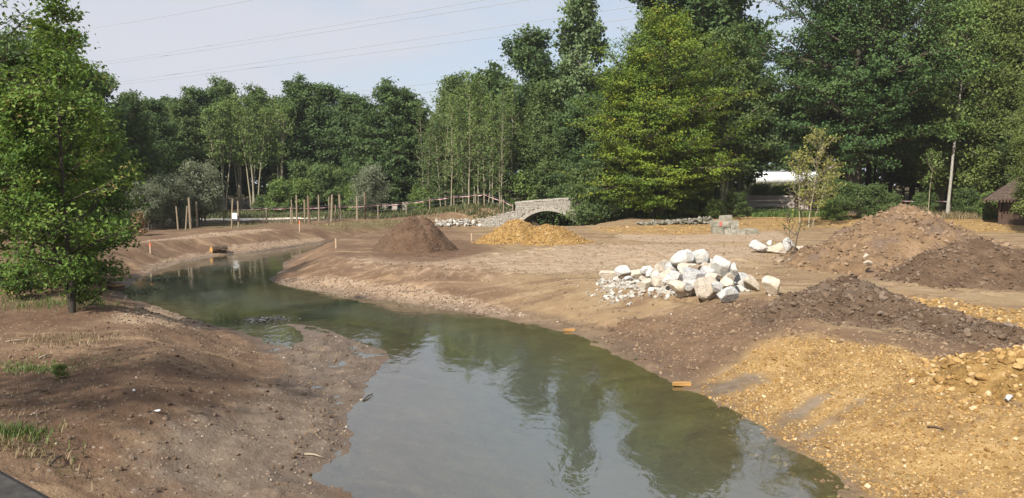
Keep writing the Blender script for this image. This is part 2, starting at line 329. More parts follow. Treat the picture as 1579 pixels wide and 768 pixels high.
# water: the part of a finer sheet that lies over the bed, with its depth
wq = quads[(gz.ravel()[quads] < .03).any(1) & (np.abs(fx[quads]) < 30).all(1) & (fy[quads] < 90).all(1)]
t = NT('water'); v = t.pos(); dep = t.attr('depth')
patch = t.ramp(t.noise(t.pos(sc=(.5, .35, 1)), .55, 3), [(.42, 0.0), (.62, 1.0)])
w1 = t.noise(t.pos(sc=(1, .55, 1)), 5.5, 3, .55, .4); w2 = t.noise(t.pos(sc=(1, .6, 1)), 1.5, 2, .5)
hh = t.math('ADD', t.math('MULTIPLY', t.math('MULTIPLY', w1, t.math('ADD', t.math('MULTIPLY', patch, .9), .12)), .55), t.math('MULTIPLY', w2, .35))
nrm = t.bump(hh, .30, .05)
bf = t.n('ShaderNodeNewGeometry').outputs['Backfacing']
fres = t.n('ShaderNodeFresnel', {'IOR': t.n('ShaderNodeMapRange', {'Value': bf, 'To Min': 2.4, 'To Max': 1 / 2.4}).outputs[0], 'Normal': nrm}).outputs[0]
murk = t.n('ShaderNodeMapRange', {'Value': dep, 'From Min': .0, 'From Max': .75, 'To Min': .02, 'To Max': .80}).outputs[0]
under = t.n('ShaderNodeMixShader', {0: murk, 1: t.n('ShaderNodeBsdfTransparent', {0: (.80, .84, .70, 1)}).outputs[0],
            2: t.n('ShaderNodeBsdfDiffuse', {0: (.085, .094, .084, 1)}).outputs[0]}).outputs[0]
gl = t.n('ShaderNodeBsdfGlossy', {'Roughness': .025, 'Normal': nrm, 0: (.93, .97, 1, 1)}).outputs[0]
M_water = t.done(t.n('ShaderNodeMixShader', {0: fres, 1: under, 2: gl}).outputs[0])
used = np.unique(wq); remap = np.full(len(fx), -1); remap[used] = np.arange(len(used))
wme = mesh_np('river_water', np.stack([fx[used], fy[used], np.zeros(len(used))], 1), remap[wq], M_water, True, {'depth': ('POINT', np.clip(-gz.ravel()[used], 0, 2))})
tag(link('river_water', wme), kind='structure')

# ------------------------------------------------------------------ stones, clods, rocks
rng = np.random.default_rng(7)
def ico(n):
    import bmesh
    b = bmesh.new(); bmesh.ops.create_icosphere(b, subdivisions=n, radius=1); b.verts.ensure_lookup_table()
    V = np.array([x.co[:] for x in b.verts]); Fc = np.array([[q.index for q in f.verts] for f in b.faces]); b.free(); return V, Fc
ICO = {n: ico(n) for n in (1, 2, 3, 4)}
CUBE = (np.array([(-1,-1,-1),(1,-1,-1),(1,1,-1),(-1,1,-1),(-1,-1,1),(1,-1,1),(1,1,1),(-1,1,1)]) * .7,
        np.array([(0,3,2),(0,2,1),(4,5,6),(4,6,7),(0,1,5),(0,5,4),(1,2,6),(1,6,5),(2,3,7),(2,7,6),(3,0,4),(3,4,7)]))
def rotmats(n, tilt=1.0):
    a = rng.uniform(0, 2 * PI, n); b = rng.normal(0, .5 * tilt, n); c_ = rng.normal(0, .5 * tilt, n)
    ca, sa, cb, sb, cc, sc_ = np.cos(a), np.sin(a), np.cos(b), np.sin(b), np.cos(c_), np.sin(c_)
    Rz = np.zeros((n, 3, 3)); Rz[:, 0, 0] = ca; Rz[:, 0, 1] = -sa; Rz[:, 1, 0] = sa; Rz[:, 1, 1] = ca; Rz[:, 2, 2] = 1
    Rx = np.zeros((n, 3, 3)); Rx[:, 0, 0] = 1; Rx[:, 1, 1] = cb; Rx[:, 1, 2] = -sb; Rx[:, 2, 1] = sb; Rx[:, 2, 2] = cb
    Ry = np.zeros((n, 3, 3)); Ry[:, 1, 1] = 1; Ry[:, 0, 0] = cc; Ry[:, 0, 2] = sc_; Ry[:, 2, 0] = -sc_; Ry[:, 2, 2] = cc
    return Rz @ Rx @ Ry
def scatter_mesh(P, S, base, jit=.28, flat=.65):
    """many stones or clods as one mesh: positions P, sizes S (radius)"""
    n = len(P); B, Fc = base; m = len(B)
    V = np.tile(B, (n, 1, 1)) * (1 + rng.uniform(-jit, jit, (n, m, 1))); ax = rng.uniform(.65, 1.25, (n, 1, 3)); ax[:, :, 2] *= flat
    V = V * ax * S[:, None, None]; V = np.einsum('nij,nmj->nmi', rotmats(n), V) + P[:, None]
    return V.reshape(-1, 3), (Fc[None] + (np.arange(n) * m)[:, None, None]).reshape(-1, Fc.shape[1])
def stones(name, P, S, base, mat, parent=None, jit=.28, flat=.65, smooth=False):
    V, Fc = scatter_mesh(P, S, base, jit, flat); nf = len(base[1])
    me = mesh_np(name, V, Fc, mat, smooth, {'tone': ('FACE', np.repeat(rng.uniform(0, 1, len(P)), nf))})
    return tag(link(name, me, parent), kind='stuff')
def stone_mat(name, stops, rough=.9, bump=.5):
    t = NT(name); v = t.pos(); n = t.noise(v, 30, 4)
    c = t.ramp(t.attr('tone'), stops); c = t.mix(t.math('MULTIPLY', n, .35), c, tuple(a * .55 for a in stops[0][1]))
    return t.done(t.pbr(c, rough, t.bump(n, bump, .01)))
M_ystone = stone_mat('yellow_stone', [(0, (.17, .095, .03)), (.5, (.32, .195, .07)), (.88, (.44, .29, .125)), (1, (.55, .44, .28))])
M_bstone = stone_mat('brown_stone', [(0, (.12, .08, .055)), (.55, (.21, .15, .10)), (.88, (.32, .25, .18)), (1, (.50, .44, .37))])
M_wstone = stone_mat('white_stone', [(0, (.24, .215, .175)), (.5, (.36, .33, .285)), (1, (.52, .50, .46))])
M_clod = stone_mat('dark_clods', [(0, (.075, .048, .031)), (.6, (.14, .095, .063)), (1, (.20, .152, .112))])
M_clod2 = stone_mat('brown_clods', [(0, (.12, .078, .046)), (.6, (.215, .145, .09)), (1, (.30, .215, .14))])
def rand_in(poly, n, ylo=None, yhi=None):
    lo, hi = poly.min(0), poly.max(0); P = rng.uniform(lo, hi, (n * 4, 2)); s = sdist(poly, P[:, 0], P[:, 1]); P = P[(s < 0)]
    if yhi is not None: P = P[P[:, 1] < yhi]
    return P[:n]
def on_land(P, lift=.3, S=None, zmin=.0):
    z = H(P[:, 0], P[:, 1]); k_ = z > zmin; P, z = P[k_], z[k_]
    return np.column_stack([P, z]), k_
def sizes(n, a, b, p=2.5): return a + (b - a) * rng.uniform(0, 1, n) ** p
def scatter(name, poly, n, a, b, mat, p=3, yhi=None, base=CUBE, zmin=.0):
    P = rand_in(poly, n, yhi=yhi); Q, _ = on_land(P, zmin=zmin); S = sizes(len(Q), a, b, p); Q[:, 2] += S * .15
    return stones(name, Q, S, base, mat)
yn_front = yellow_near
def keep_off(P, polys, w=.05):
    k = np.ones(len(P), bool)
    for q in polys: k &= sdist(q, P[:, 0], P[:, 1]) > w * rng.uniform(-3, 1, len(P))
    return P[k]
for n_, a_, b_, p_, bs_ in ((26000, .006, .020, 1.6, CUBE), (1700, .016, .038, 3.0, CUBE), (90, .03, .055, 2, ICO[1])):
    Q, _ = on_land(keep_off(rand_in(yellow_near, n_), mud_strk), zmin=-.02); S_ = sizes(len(Q), a_, b_, p_); Q[:, 2] += S_ * .1; stones('yellow_gravel', Q, S_, bs_, M_ystone)
spit_p = chaikin(W0([(400,524),(440,532),(462,528),(470,515),(545,518),(575,535),(588,555),(580,585),(565,612),(550,640),(542,665),(548,690),(470,735),(440,720),(490,650),(440,560)]), 1)
for n_, a_, b_ in ((800, .005, .025), (170, .012, .05)):
    Q, _ = on_land(rand_in(spit_p, n_), zmin=-.04); stones('spit_gravel', Q, sizes(len(Q), a_, b_, 2.5), ICO[1] if b_ > .04 else CUBE, M_bstone if b_ < .04 else M_clod)
edge_r = chaikin(G([(1345,766),(1262,718),(1180,660),(1110,622)]) + W0([(1090,640),(1150,690),(1210,740),(1240,768)]), 1)
Q, _ = on_land(rand_in(edge_r, 900), zmin=-.5); S_ = sizes(len(Q), .02, .07, 2); stones('bed_pebbles', Q - [0, 0, .035], S_, ICO[1], M_clod2)
scatter('yellow_gravel', yellow_far, 2500, .02, .09, M_ystone, 3)
scatter('yellow_gravel', strip, 2500, .012, .05, M_ystone, 3)
left_bank = chaikin(G([(-60,560),(100,520),(180,480),(260,478),(360,515),(440,560),(520,620),(540,700),(540,766),(100,766),(-60,690)]), 1)
scatter('brown_gravel', left_bank, 4500, .004, .020, M_bstone, 3.5)
for pl, n_ in zip(pale_b, (5200, 2600, 900, 900, 1500, 900)):
    scatter('pale_gravel', pl, n_, .008, .035, M_bstone, 3, zmin=.01)
right_plain = chaikin(G([(560,400),(760,395),(950,372),(1180,372),(1250,420),(1180,470),(1080,520),(1000,570),(880,500),(640,450)]), 1)
scatter('loose_stones', right_plain, 3500, .008, .04, M_bstone, 4)
scatter('soil_clods', right_plain, 900, .008, .05, M_clod2, 4, base=ICO[1])
scatter('soil_clods', dark_r, 3000, .008, .045, M_clod2, 3, base=ICO[1])
scatter('soil_clods', left_bank, 1800, .006, .045, M_clod, 4.5, base=ICO[1])
# ------------------------------------------------------------------ heaps
def soil_mat(name, a, b, c3, sc=2.5, bump=1.0, bd=.06, grey=None):
    t = NT(name); v = t.pos(); n1 = t.noise(v, sc, 6, .7); n2 = t.noise(v, sc * 7, 5, .7)
    c = t.ramp(n1, [(.3, a), (.52, b), (.72, c3)])
    if grey: c = t.mix(t.ramp(t.noise(v, .9, 4), [(.52, 0.), (.62, .8)]), c, grey)
    c = t.mix(t.math('MULTIPLY', t.math('SUBTRACT', n2, .42), 1.6, clamp=True), c, tuple(q * .5 for q in a))
    return t.done(t.pbr(c, .95, t.bump(t.math('ADD', n1, t.math('MULTIPLY', n2, .6)), bump, bd), .15))
M_pile_brown = soil_mat('brown_soil_heap', (.078, .046, .028), (.115, .070, .044), (.15, .097, .064))
M_pile_yellow = soil_mat('yellow_gravel_heap', (.17, .10, .032), (.30, .185, .066), (.41, .27, .115), 4)
M_pile_big = soil_mat('tan_soil_heap', (.115, .073, .041), (.195, .127, .073), (.265, .18, .108), 1.6, 1.0, .06, (.14, .10, .075))
M_pile_grey = soil_mat('grey_brown_soil', (.11, .078, .058), (.15, .108, .082), (.19, .14, .108), 2)
M_pile_dark = soil_mat('dark_clay_heap', (.068, .044, .029), (.122, .082, .054), (.18, .13, .092), 2.2, 1.0, .08, (.14, .105, .078))
M_pile_moist = soil_mat('moist_soil_heap', (.07, .044, .027), (.118, .076, .047), (.165, .11, .071), 2.2, 1.0, .07)
class Heap:
    def __init__(s, peaks, noise=.12, nsc=2.0, seed=0): s.p, s.a, s.k, s.s = peaks, noise, nsc, seed
    def h(s, x, y):
        x = np.asarray(x, float); y = np.asarray(y, float); o = np.full(np.shape(x), -.5)
        wx = x + (fbm(x * 1.1, y * 1.1, 3, s.s + 3) - .5) * .8 * s.w(); wy = y + (fbm(x * 1.1, y * 1.1, 3, s.s + 4) - .5) * .8 * s.w()
        for (cx, cy, hh, rx, ry, rz, pw) in s.p:
            dx, dy = wx - cx, wy - cy; c_, s_ = math.cos(rz), math.sin(rz)
            q = np.hypot((dx * c_ + dy * s_) / rx, (-dx * s_ + dy * c_) / ry)
            top = np.sqrt(q * q + .012) - .05
            o = np.maximum(o, hh * (1 - top ** pw))
        rough = (fbm(x * s.k, y * s.k, 5, s.s, .6) - .5) * s.a * 2
        return o + rough * np.clip(o * 6 + .35, 0, 1)
    def w(s): return min(p[3] for p in s.p) * .35
    def z(s, x, y): return H(x, y) + s.h(x, y) - .02
    def build(s, name, mat, label, cat, res=.05, pad=1.15, group=None):
        x0 = min(p[0] - max(p[3], p[4]) * pad for p in s.p); x1 = max(p[0] + max(p[3], p[4]) * pad for p in s.p)
        y0 = min(p[1] - max(p[3], p[4]) * pad for p in s.p); y1 = max(p[1] + max(p[3], p[4]) * pad for p in s.p)
        nx, ny = int((x1 - x0) / res) + 1, int((y1 - y0) / res) + 1
        X, Y = np.meshgrid(np.linspace(x0, x1, nx), np.linspace(y0, y1, ny)); hh = s.h(X, Y); Z = H(X, Y) + hh - .02
        i, j = np.meshgrid(np.arange(ny - 1), np.arange(nx - 1), indexing='ij'); a = i * nx + j
        q = np.stack([a, a + 1, a + nx + 1, a + nx], -1).reshape(-1, 4); q = q[(hh.ravel()[q] > -.12).any(1)]
        u = np.unique(q); rm = np.full(nx * ny, -1); rm[u] = np.arange(len(u))
        me = mesh_np(name, np.column_stack([X.ravel(), Y.ravel(), Z.ravel()])[u], rm[q], mat, True)
        s.o = tag(link(name, me), label, cat, group); s.bb = (x0, x1, y0, y1); return s.o
    def clods(s, name, n, a, b, mat, p=3, base=ICO[1], reach=.10, jit=.28, hmin=None):
        x0, x1, y0, y1 = s.bb; P = rng.uniform((x0, y0), (x1, y1), (n * 4, 2)); hh = s.h(P[:, 0], P[:, 1]); k = hh > (-reach if hmin is None else hmin); P, hh = P[k][:n], hh[k][:n]
        S = sizes(len(P), a, b, p); z = H(P[:, 0], P[:, 1]) + np.maximum(hh - .02, 0) + S * .2
        return stones(name, np.column_stack([P, z]), S, base, mat, s.o, jit)
def pk(px, py, d, h, rx, ry, rz=0, pw=1.0):
    p = at(px, py, d); return (p[0], d, h, rx, ry, rz, pw)
hA = Heap([pk(634, 350, 31, 1.46, 1.6, 1.7, 0, 1.25), pk(655, 350, 31.1, 1.42, 1.3, 1.5, 0, 1.2)], .07, 3, 1)
hA.build('soil_mound', M_pile_brown, 'round reddish brown soil mound standing alone beside the far water', 'soil heap', .05)
hA.clods('soil_lump', 2600, .008, .04, M_clod, 3)
hB = Heap([pk(797, 350, 35, 1.12, 1.9, 1.5, 0, 1.2), pk(842, 350, 34.8, .86, 2.0, 1.4, 0, 1.2)], .06, 3, 2)
hB.build('gravel_mound', M_pile_yellow, 'yellow gravel mound heaped in front of the stone bridge', 'gravel heap', .06)
hB.clods('gravel_stone', 5500, .012, .05, M_ystone, 2.5, CUBE)
hC = Heap([pk(1392, 350, 25.3, 2.12, 3.7, 3.9, 0, .92), pk(1450, 350, 25.0, 1.5, 3.0, 3.5, 0, 1.0), pk(1345, 350, 24.4, 1.15, 2.6, 3.0, 0, 1.0)], .24, 1.8, 3)
hC.build('soil_mound', M_pile_big, 'largest heap of tan soil with a broad peak, in front of the birch trunk', 'soil heap', .06)
hC.clods('soil_lump', 5200, .012, .10, M_clod2, 4.5)
hD = Heap([pk(1508, 400, 20.9, 1.22, 2.5, 2.3, 0, 1.2), pk(1590, 400, 20.6, 1.0, 2.3, 2.4, 0, 1.1)], .10, 2, 4)
hD.build('soil_mound', M_pile_moist, 'low dark soil heap with a rounded top at the right edge of the site', 'soil heap', .06)
hD.clods('soil_lump', 3000, .012, .08, M_clod, 4)
hE = Heap([pk(1312, 470, 15.2, .84, 1.75, 1.35, 0, 1.0), pk(1268, 470, 14.9, .68, 1.3, 1.2, 0, 1.0), pk(1365, 470, 14.6, .50, 1.7, 1.0, -.2, 1.0), pk(1445, 490, 13.6, .30, 1.6, .8, -.35, 1.0), pk(1515, 490, 12.8, .18, 1.1, .6, -.4, 1.0)], .22, 3.2, 5)
hE.build('clay_heap', M_pile_dark, 'spread heap of dark grey-brown clay clods right of the white boulders', 'clay heap', .035)
hE.clods('clay_clod', 7000, .008, .05, M_clod, 3)
hE.clods('clay_lump', 260, .03, .10, M_clod, 2.5, ICO[2], .0, .16, .08)
hF = Heap([(7.35, 9.9, .52, 1.5, 1.25, -.1, 1.0), (8.4, 9.6, .6, 1.4, 1.3, 0, 1.0), (6.75, 10.0, .22, .75, .6, 0, 1.0)], .12, 3, 6)
hF.build('rubble_heap', M_pile_yellow, 'heap of lumpy yellow rubble cut off by the right edge', 'rubble heap', .03)
hF.clods('rubble_stone', 3600, .008, .06, M_ystone, 2.6, ICO[1])
hF.clods('rubble_lump', 90, .04, .085, M_ystone, 1.5, ICO[2], .0, .13, .02)

# ------------------------------------------------------------------ boulders
def rock_mat(name, a, b, c3):
    t = NT(name); v = t.pos(True); n = t.noise(v, 5.5, 6, .7); n2 = t.noise(v, 26, 4, .7); n3 = t.noise(v, 2.2, 3)
    c = t.ramp(n, [(.3, a), (.5, b), (.75, c3)]); c = t.mix(t.ramp(n3, [(.52, 0.), (.70, .45)]), c, (.42, .33, .23))
    c = t.mix(t.ramp(n2, [(.56, 0.), (.72, .5)]), c, tuple(q * .45 for q in a))
    return t.done(t.pbr(c, .9, t.bump(t.math('ADD', n, t.math('MULTIPLY', n2, .5)), 1.0, .05), .2))
RM = {'white': rock_mat('white_limestone', (.35, .335, .30), (.54, .525, .49), (.67, .66, .635)),
      'grey': rock_mat('grey_limestone', (.29, .285, .275), (.44, .435, .43), (.58, .575, .57)),
      'cream': rock_mat('cream_limestone', (.40, .33, .25), (.55, .48, .38), (.66, .60, .51)),
      'tan': rock_mat('tan_limestone', (.29, .245, .19), (.44, .385, .315), (.56, .51, .44)),
      'brown': rock_mat('brown_stone_block', (.16, .12, .09), (.28, .21, .15), (.38, .30, .22))}
def rock_mesh(seed, w, d, h, n=4, planes=9, rough=.016, lo=.40):
    r = np.random.default_rng(seed); V, Fc = ICO[n]; N = r.normal(0, 1, (planes, 3)); N /= np.linalg.norm(N, axis=1)[:, None]; D = r.uniform(lo, 1.0, planes)
    dots = V @ N.T; rad = np.where(dots > .05, D / np.maximum(dots, .05), 9).min(1); rad = np.minimum(rad, 1.15)
    P = V * rad[:, None]; P *= 2 / (P.max(0) - P.min(0)); P -= (P.max(0) + P.min(0)) / 2
    ns_ = (fbm(P[:, 0] * 3 + seed, P[:, 1] * 3 + P[:, 2] * 2.3, 4, seed) - .5); ns2 = (fbm(P[:, 0] * 9 + seed, P[:, 1] * 9 - P[:, 2] * 8, 3, seed + 2) - .5); P += V * (ns_ * rough * 4 + ns2 * .03)[:, None]
    return P * np.array([w, d, h]) / 2, Fc
def rock(px, pyb, w, h, label, tone, d=None, deep=.9, name='boulder', cat='boulder', group=None, tilt=None, seed=None, n=4, lift=0, planes=9):
    """px,pyb = middle of the stone's foot in the photo; w,h in photo pixels; d = distance when it lies on other stones"""
    g = ground(px, pyb) if d is None else at(px, pyb, d); k_ = g[1] / F; sd = seed or int(px * 7 + pyb)
    r = np.random.default_rng(sd); W_, H_ = w * k_, h * k_ * 1.06; P, Fc = rock_mesh(sd, W_, (W_ + H_) / 2 * deep, H_, n, planes)
    a = r.uniform(-.18, .18) if tilt is None else tilt; c_, s_ = math.cos(a), math.sin(a)
    P = np.column_stack([P[:, 0] * c_ - P[:, 2] * s_, P[:, 1], P[:, 0] * s_ + P[:, 2] * c_])
    zc = g[2] + H_ / 2 - .02 + lift; me = mesh_np(name, P, Fc, RM[tone], False)
    o = link(name, me, None, (g[0], g[1] + W_ * .3 * deep, zc)); return tag(o, label, cat, group)
GR = 'white limestone boulders in the heap'
def zr(x0, x1, y0, y1): return (920 + (x0 + x1) / 2 / 5.263, 370 + y1 / 5.263, (x1 - x0) / 5.263, (y1 - y0) / 5.263)
for bb, tone, d, tilt, label in [
    ((30,192,258,322), 'tan', None, .0, 'long flat beige boulder at the left tip of the white heap'),
    ((150,272,220,305), 'grey', 21.0, .2, 'low grey boulder behind the long flat beige one at the left tip'),
    ((270,392,245,322), 'cream', None, -.15, 'flat pinkish boulder among the small rubble, left side of heap'),
    ((355,455,215,270), 'grey', 21.0, .05, 'thin grey slab lying at the back of the heap, left of middle'),
    ((445,522,255,342), 'white', 19.2, .3, 'small bluish white boulder tilted on the rubble, left of the heap'),
    ((458,582,185,305), 'tan', 19.7, -.1, 'beige boulder half way up the left flank of the heap'),
    ((505,612,165,220), 'tan', 20.3, 0, 'brownish slab peeping over the back of the heap, left of its top'),
    ((568,682,185,272), 'grey', 19.2, -.25, 'pointed grey boulder right below the topmost white slab'),
    ((455,602,310,402), 'tan', 18.7, .0, 'flat grey-brown boulder low on the left flank with dark foot'),
    ((578,706,265,362), 'grey', 18.5, -.35, 'leaning grey slab left of the big bluish boulder'),
    ((618,802,105,222), 'white', 18.9, .38, 'topmost long white slab tilted up to the right'),
    ((768,898,80,212), 'white', 19.3, -.5, 'big white boulder at the very top right, sloping down to the right'),
    ((693,775,80,128), 'white', 19.7, 0, 'small white stone peeping out behind the topmost slab'),
    ((680,822,190,284), 'cream', 18.7, .25, 'smooth cream boulder under the topmost slab'),
    ((788,852,203,262), 'brown', 18.6, 0, 'small brown stone below the big white top boulder'),
    ((692,882,255,418), 'grey', 17.9, -.1, 'biggest bluish grey boulder in the middle of the heap'),
    ((850,972,192,285), 'tan', 18.8, 0, 'flat beige boulder left of the round white one'),
    ((955,1098,150,308), 'white', 18.3, .1, 'round white boulder standing high on the right of the heap'),
    ((1083,1152,198,300), 'white', 18.9, -.2, 'narrow white stone tucked behind the round white boulder'),
    ((865,1022,272,372), 'cream', 17.9, .1, 'cream boulder under the round white one, middle right'),
    ((598,762,345,432), 'cream', 17.7, -.3, 'long pinkish slab sloping down in front of the bluish boulder'),
    ((652,818,398,480), 'white', None, .2, 'flat white boulder at the front foot of the heap'),
    ((812,992,338,506), 'tan', None, .15, 'broad tan boulder with rough face at the front of the heap'),
    ((1018,1132,315,404), 'cream', 17.6, -.3, 'cream slab above the front grey block'),
    ((983,1158,392,516), 'grey', None, -.05, 'square grey boulder at the front right foot of the heap'),
    ((1118,1234,275,404), 'grey', None, .2, 'bluish grey boulder at the right end, next to a pale rough one'),
    ((1195,1322,300,418), 'tan', None, -.2, 'rough pale grey boulder, last on the right of the heap'),
    ((330,452,330,408), 'tan', None, .1, 'beige stone lying half in the small white rubble'),
    ((420,478,385,418), 'white', None, 0, 'tiny flat white stone on the bare soil before the heap'),
    ((860,960,225,310), 'grey', 18.2, 0, 'grey boulder wedged below the round white one'),
    ((1040,1120,270,340), 'tan', 18.0, 0, 'shaded tan stone wedged under the narrow white one'),
    ((720,840,330,420), 'grey', 17.6, 0, 'grey stone squeezed between the bluish and the tan boulders'),
    ((520,640,240,330), 'tan', 19.0, 0, 'tan stone behind the leaning grey slab'),
    ((225,292,296,336), 'grey', None, .2, 'small grey stone in front of the low grey boulder at the left tip'),
    ((345,425,296,352), 'tan', 19.6, -.1, 'small tan stone between the pinkish one and the bluish white one'),
    ((402,472,236,296), 'grey', 20.2, .2, 'grey stone behind the small bluish white one'),
    ((540,618,305,372), 'white', 18.2, .3, 'pale stone under the foot of the leaning grey slab'),
    ((660,735,225,290), 'grey', 18.8, -.2, 'grey stone in the shade below the topmost slab'),
    ((905,985,150,215), 'white', 19.4, .1, 'pale stone behind the round white boulder'),
    ((930,1030,345,420), 'grey', 17.2, -.3, 'grey stone between the broad tan and the square grey boulders'),
    ((1130,1200,370,430), 'white', None, .1, 'small white stone in front of the bluish grey boulder')]:
    px, pyb, w_, h_ = zr(*bb); rock(px, pyb, w_ * 1.12, h_ * 1.12, label, tone, d, .85, group=GR, tilt=tilt)
rock(1190, 459, 31, 31, 'lone cream boulder lying apart between the heap and the dark clay', 'cream', None, .9, group=None, tilt=-.2)
hR = Heap([pk(1075, 430, 19.1, .55, 1.25, 1.0, 0, 1.0), pk(1005, 440, 19.8, .14, 1.2, .8, 0, 1.0)], .06, 4, 8)
M_rub = soil_mat('white_rubble', (.30, .27, .23), (.45, .42, .37), (.58, .55, .50), 6)
hR.build('rubble_heap', M_rub, 'small white rubble under and left of the limestone boulders', 'rubble heap', .05)
hR.clods('rubble_stone', 1100, .015, .09, M_wstone, 2.5, CUBE)
P = rng.normal((at(985, 440, 19.4)[0], 19.5), (.62, .55), (420, 2)); Q, _ = on_land(P); S_ = sizes(len(Q), .012, .075, 2.2); Q[:, 2] += S_ * .2
stones('white_rubble', Q, S_, CUBE, M_wstone)
# broken masonry behind the heap and stones at the big soil heap
for px, pyb, w_, h_, tone, lab in [(1174,391,32,20,'grey','squarish lump of broken white masonry, left of three'), (1198,392,30,18,'tan','low lump of broken white masonry in the middle of three'),
    (1217,391,18,24,'grey','upright lump of broken white masonry touching the bare sapling'), (1236,391,20,12,'tan','flat beige masonry lump right behind the bare sapling'),
    (1204,405,16,9,'brown','small dark brown stone in front of the broken white masonry'), (1222,404,14,6,'tan','small flat stone at the foot of the bare sapling'),
    (1188,378,10,8,'white','little white lump on top of the broken masonry'),
    (1296,415,24,20,'tan','large tan stone at the foot of the biggest soil heap'), (1314,416,18,13,'brown','brown stone right beside the large tan one'),
    (1284,414,12,7,'tan','small tan stone left of the large tan one'), (1341,409,13,8,'tan','pale stone on the lower flank of the biggest soil heap'),
    (1299,399,11,6,'tan','flat stone just above the large tan one'), (1336,396,10,6,'tan','little pale stone highest on the soil flank')]:
    rock(px, pyb, w_, h_, lab, tone, 24.2 if pyb < 380 else (21.7 if px > 1330 else None), .9, 'stone' if w_ < 20 else 'boulder', 'stone' if w_ < 20 else 'boulder', n=3)
for px, pyb, w_, h_, tone, lab in [(1510,574,38,22,'cream','pale block at the tip of the yellow rubble heap'), (1501,592,16,9,'tan','small yellowish stone below the pale block'),
    (1530,602,15,8,'cream','flat yellow stone lying in the dark soil by the rubble heap'), (1558,622,18,12,'white','whitest stone at the foot of the rubble heap'), (1548,603,15,11,'cream','cream stone low on the yellow rubble heap')]:
    rock(px, pyb, w_, h_, lab, tone, None, .8, 'stone', 'stone', n=3, lift=.02)

# ------------------------------------------------------------------ stone bridge
M_stone = simple('bridge_stone', (.23, .205, .17), (.42, .385, .335), 6, .9, .6, .02, False)
M_mortar = simple('bridge_mortar', (.24, .21, .175), (.34, .305, .255), 8, .95, .5, .02)
M_cop = simple('coping_stone', (.28, .26, .22), (.44, .41, .36), 5, .9, .5, .02, False)
M_moss = simple('mossy_stone', (.12, .125, .07), (.34, .32, .26), 3.5, .95, .6, .02, False)
def stone_face(mb, x0, x1, zlo, ztop, y, ch, cw, seed, keep=None, dy=.07, irregular=.02):
    """courses of single stones between zlo and ztop(x), faces proud of y"""
    r = random.Random(seed); z = zlo
    while z < max(ztop(x0), ztop(x1), ztop((x0 + x1) / 2)):
        hh = ch * r.uniform(.7, 1.3); x = x0 + r.uniform(-.2, 0)
        while x < x1:
            w = cw * r.uniform(.6, 1.5); a, b = max(x, x0), min(x + w, x1); m = (a + b) / 2
            if b - a > .05 and z + .05 <= ztop(m) and (keep is None or keep(m, z + hh / 2, (b - a) / 2, hh / 2)):
                mb.box((m, y - r.uniform(.005, dy) , z + hh / 2), (b - a - .014, .14, min(hh, ztop(m) - z) - .014), 0, irregular, r)
            x += w
        z += hh
bx, by, brz = 2.62, 54.3, math.radians(-16)
br = thing('stone_bridge', 'small humped stone arch bridge with pale parapet, half overgrown by ivy', 'bridge', (bx, by, 0), brz)
SP, CR, HALF = .72, 1.60, 2.02; Rr = (HALF ** 2 + (CR - SP) ** 2) / (2 * (CR - SP)); zc0 = CR - Rr
def arch(x): return zc0 + math.sqrt(max(Rr * Rr - x * x, 0)) if abs(x) < HALF else -9
def ptop(x): return 2.14 + .34 * min(max((x + 2.45) / 3.9, 0), 1) ** .8
xs = [-2.45] + list(np.linspace(-HALF, HALF, 25)) + [2.75]
def wall_strip(mb, y0, y1, top, lo=-.9):
    for a, b in zip(xs[:-1], xs[1:]):
        inside = abs(a) <= HALF + 1e-6 and abs(b) <= HALF + 1e-6
        za, zb = (arch(min(max(a, -HALF + 1e-4), HALF - 1e-4)), arch(min(max(b, -HALF + 1e-4), HALF - 1e-4))) if inside else (lo, lo)
        V = [(a, y0, za), (b, y0, zb), (b, y0, top(b)), (a, y0, top(a)), (a, y1, za), (b, y1, zb), (b, y1, top(b)), (a, y1, top(a))]
        mb.add(V, [(0,1,2,3), (5,4,7,6), (3,2,6,7), (1,0,4,5)])
    for x, s_ in ((-HALF, 1), (HALF, -1)):
        V = [(x, y0, lo), (x, y1, lo), (x, y1, SP + .0), (x, y0, SP)]; mb.add(V, [(0,1,2,3) if s_ < 0 else (3,2,1,0)])
    for x in (xs[0], xs[-1]): mb.add([(x, y0, lo), (x, y1, lo), (x, y1, top(x)), (x, y0, top(x))], [(0,1,2,3)])
mb = MB(); wall_strip(mb, 0, 3.2, lambda x: 1.78); mb.build('arch_barrel', M_mortar, br)
for yy in (0.002, 2.85):
    mb = MB()
    for a, b in zip(xs[:-1], xs[1:]): mb.add([(a, yy, 1.7), (b, yy, 1.7), (b, yy, ptop(b)), (a, yy, ptop(a)), (a, yy + .35, 1.7), (b, yy + .35, 1.7), (b, yy + .35, ptop(b)), (a, yy + .35, ptop(a))], [(0,1,2,3), (5,4,7,6), (3,2,6,7)])
    mb.add([(-2.45, yy, 1.7), (-2.45, yy + .35, 1.7), (-2.45, yy + .35, ptop(-2.45)), (-2.45, yy, ptop(-2.45))], [(0,1,2,3)])
    mb.build('parapet', M_mortar, br)
mb = MB(); stone_face(mb, -2.45, 2.75, -.6, lambda x: ptop(x) + .0, 0, .12, .2, 3, lambda x, z, hw, hh: z - hh > max(arch(x), arch(x - hw), arch(x + hw)) + .2 if abs(x) < HALF + .15 else True, .03, .006)
tag(mb.build('facing_stone', M_stone, br), kind='stuff')
NV = 23; a0 = math.atan2(SP - zc0, HALF)
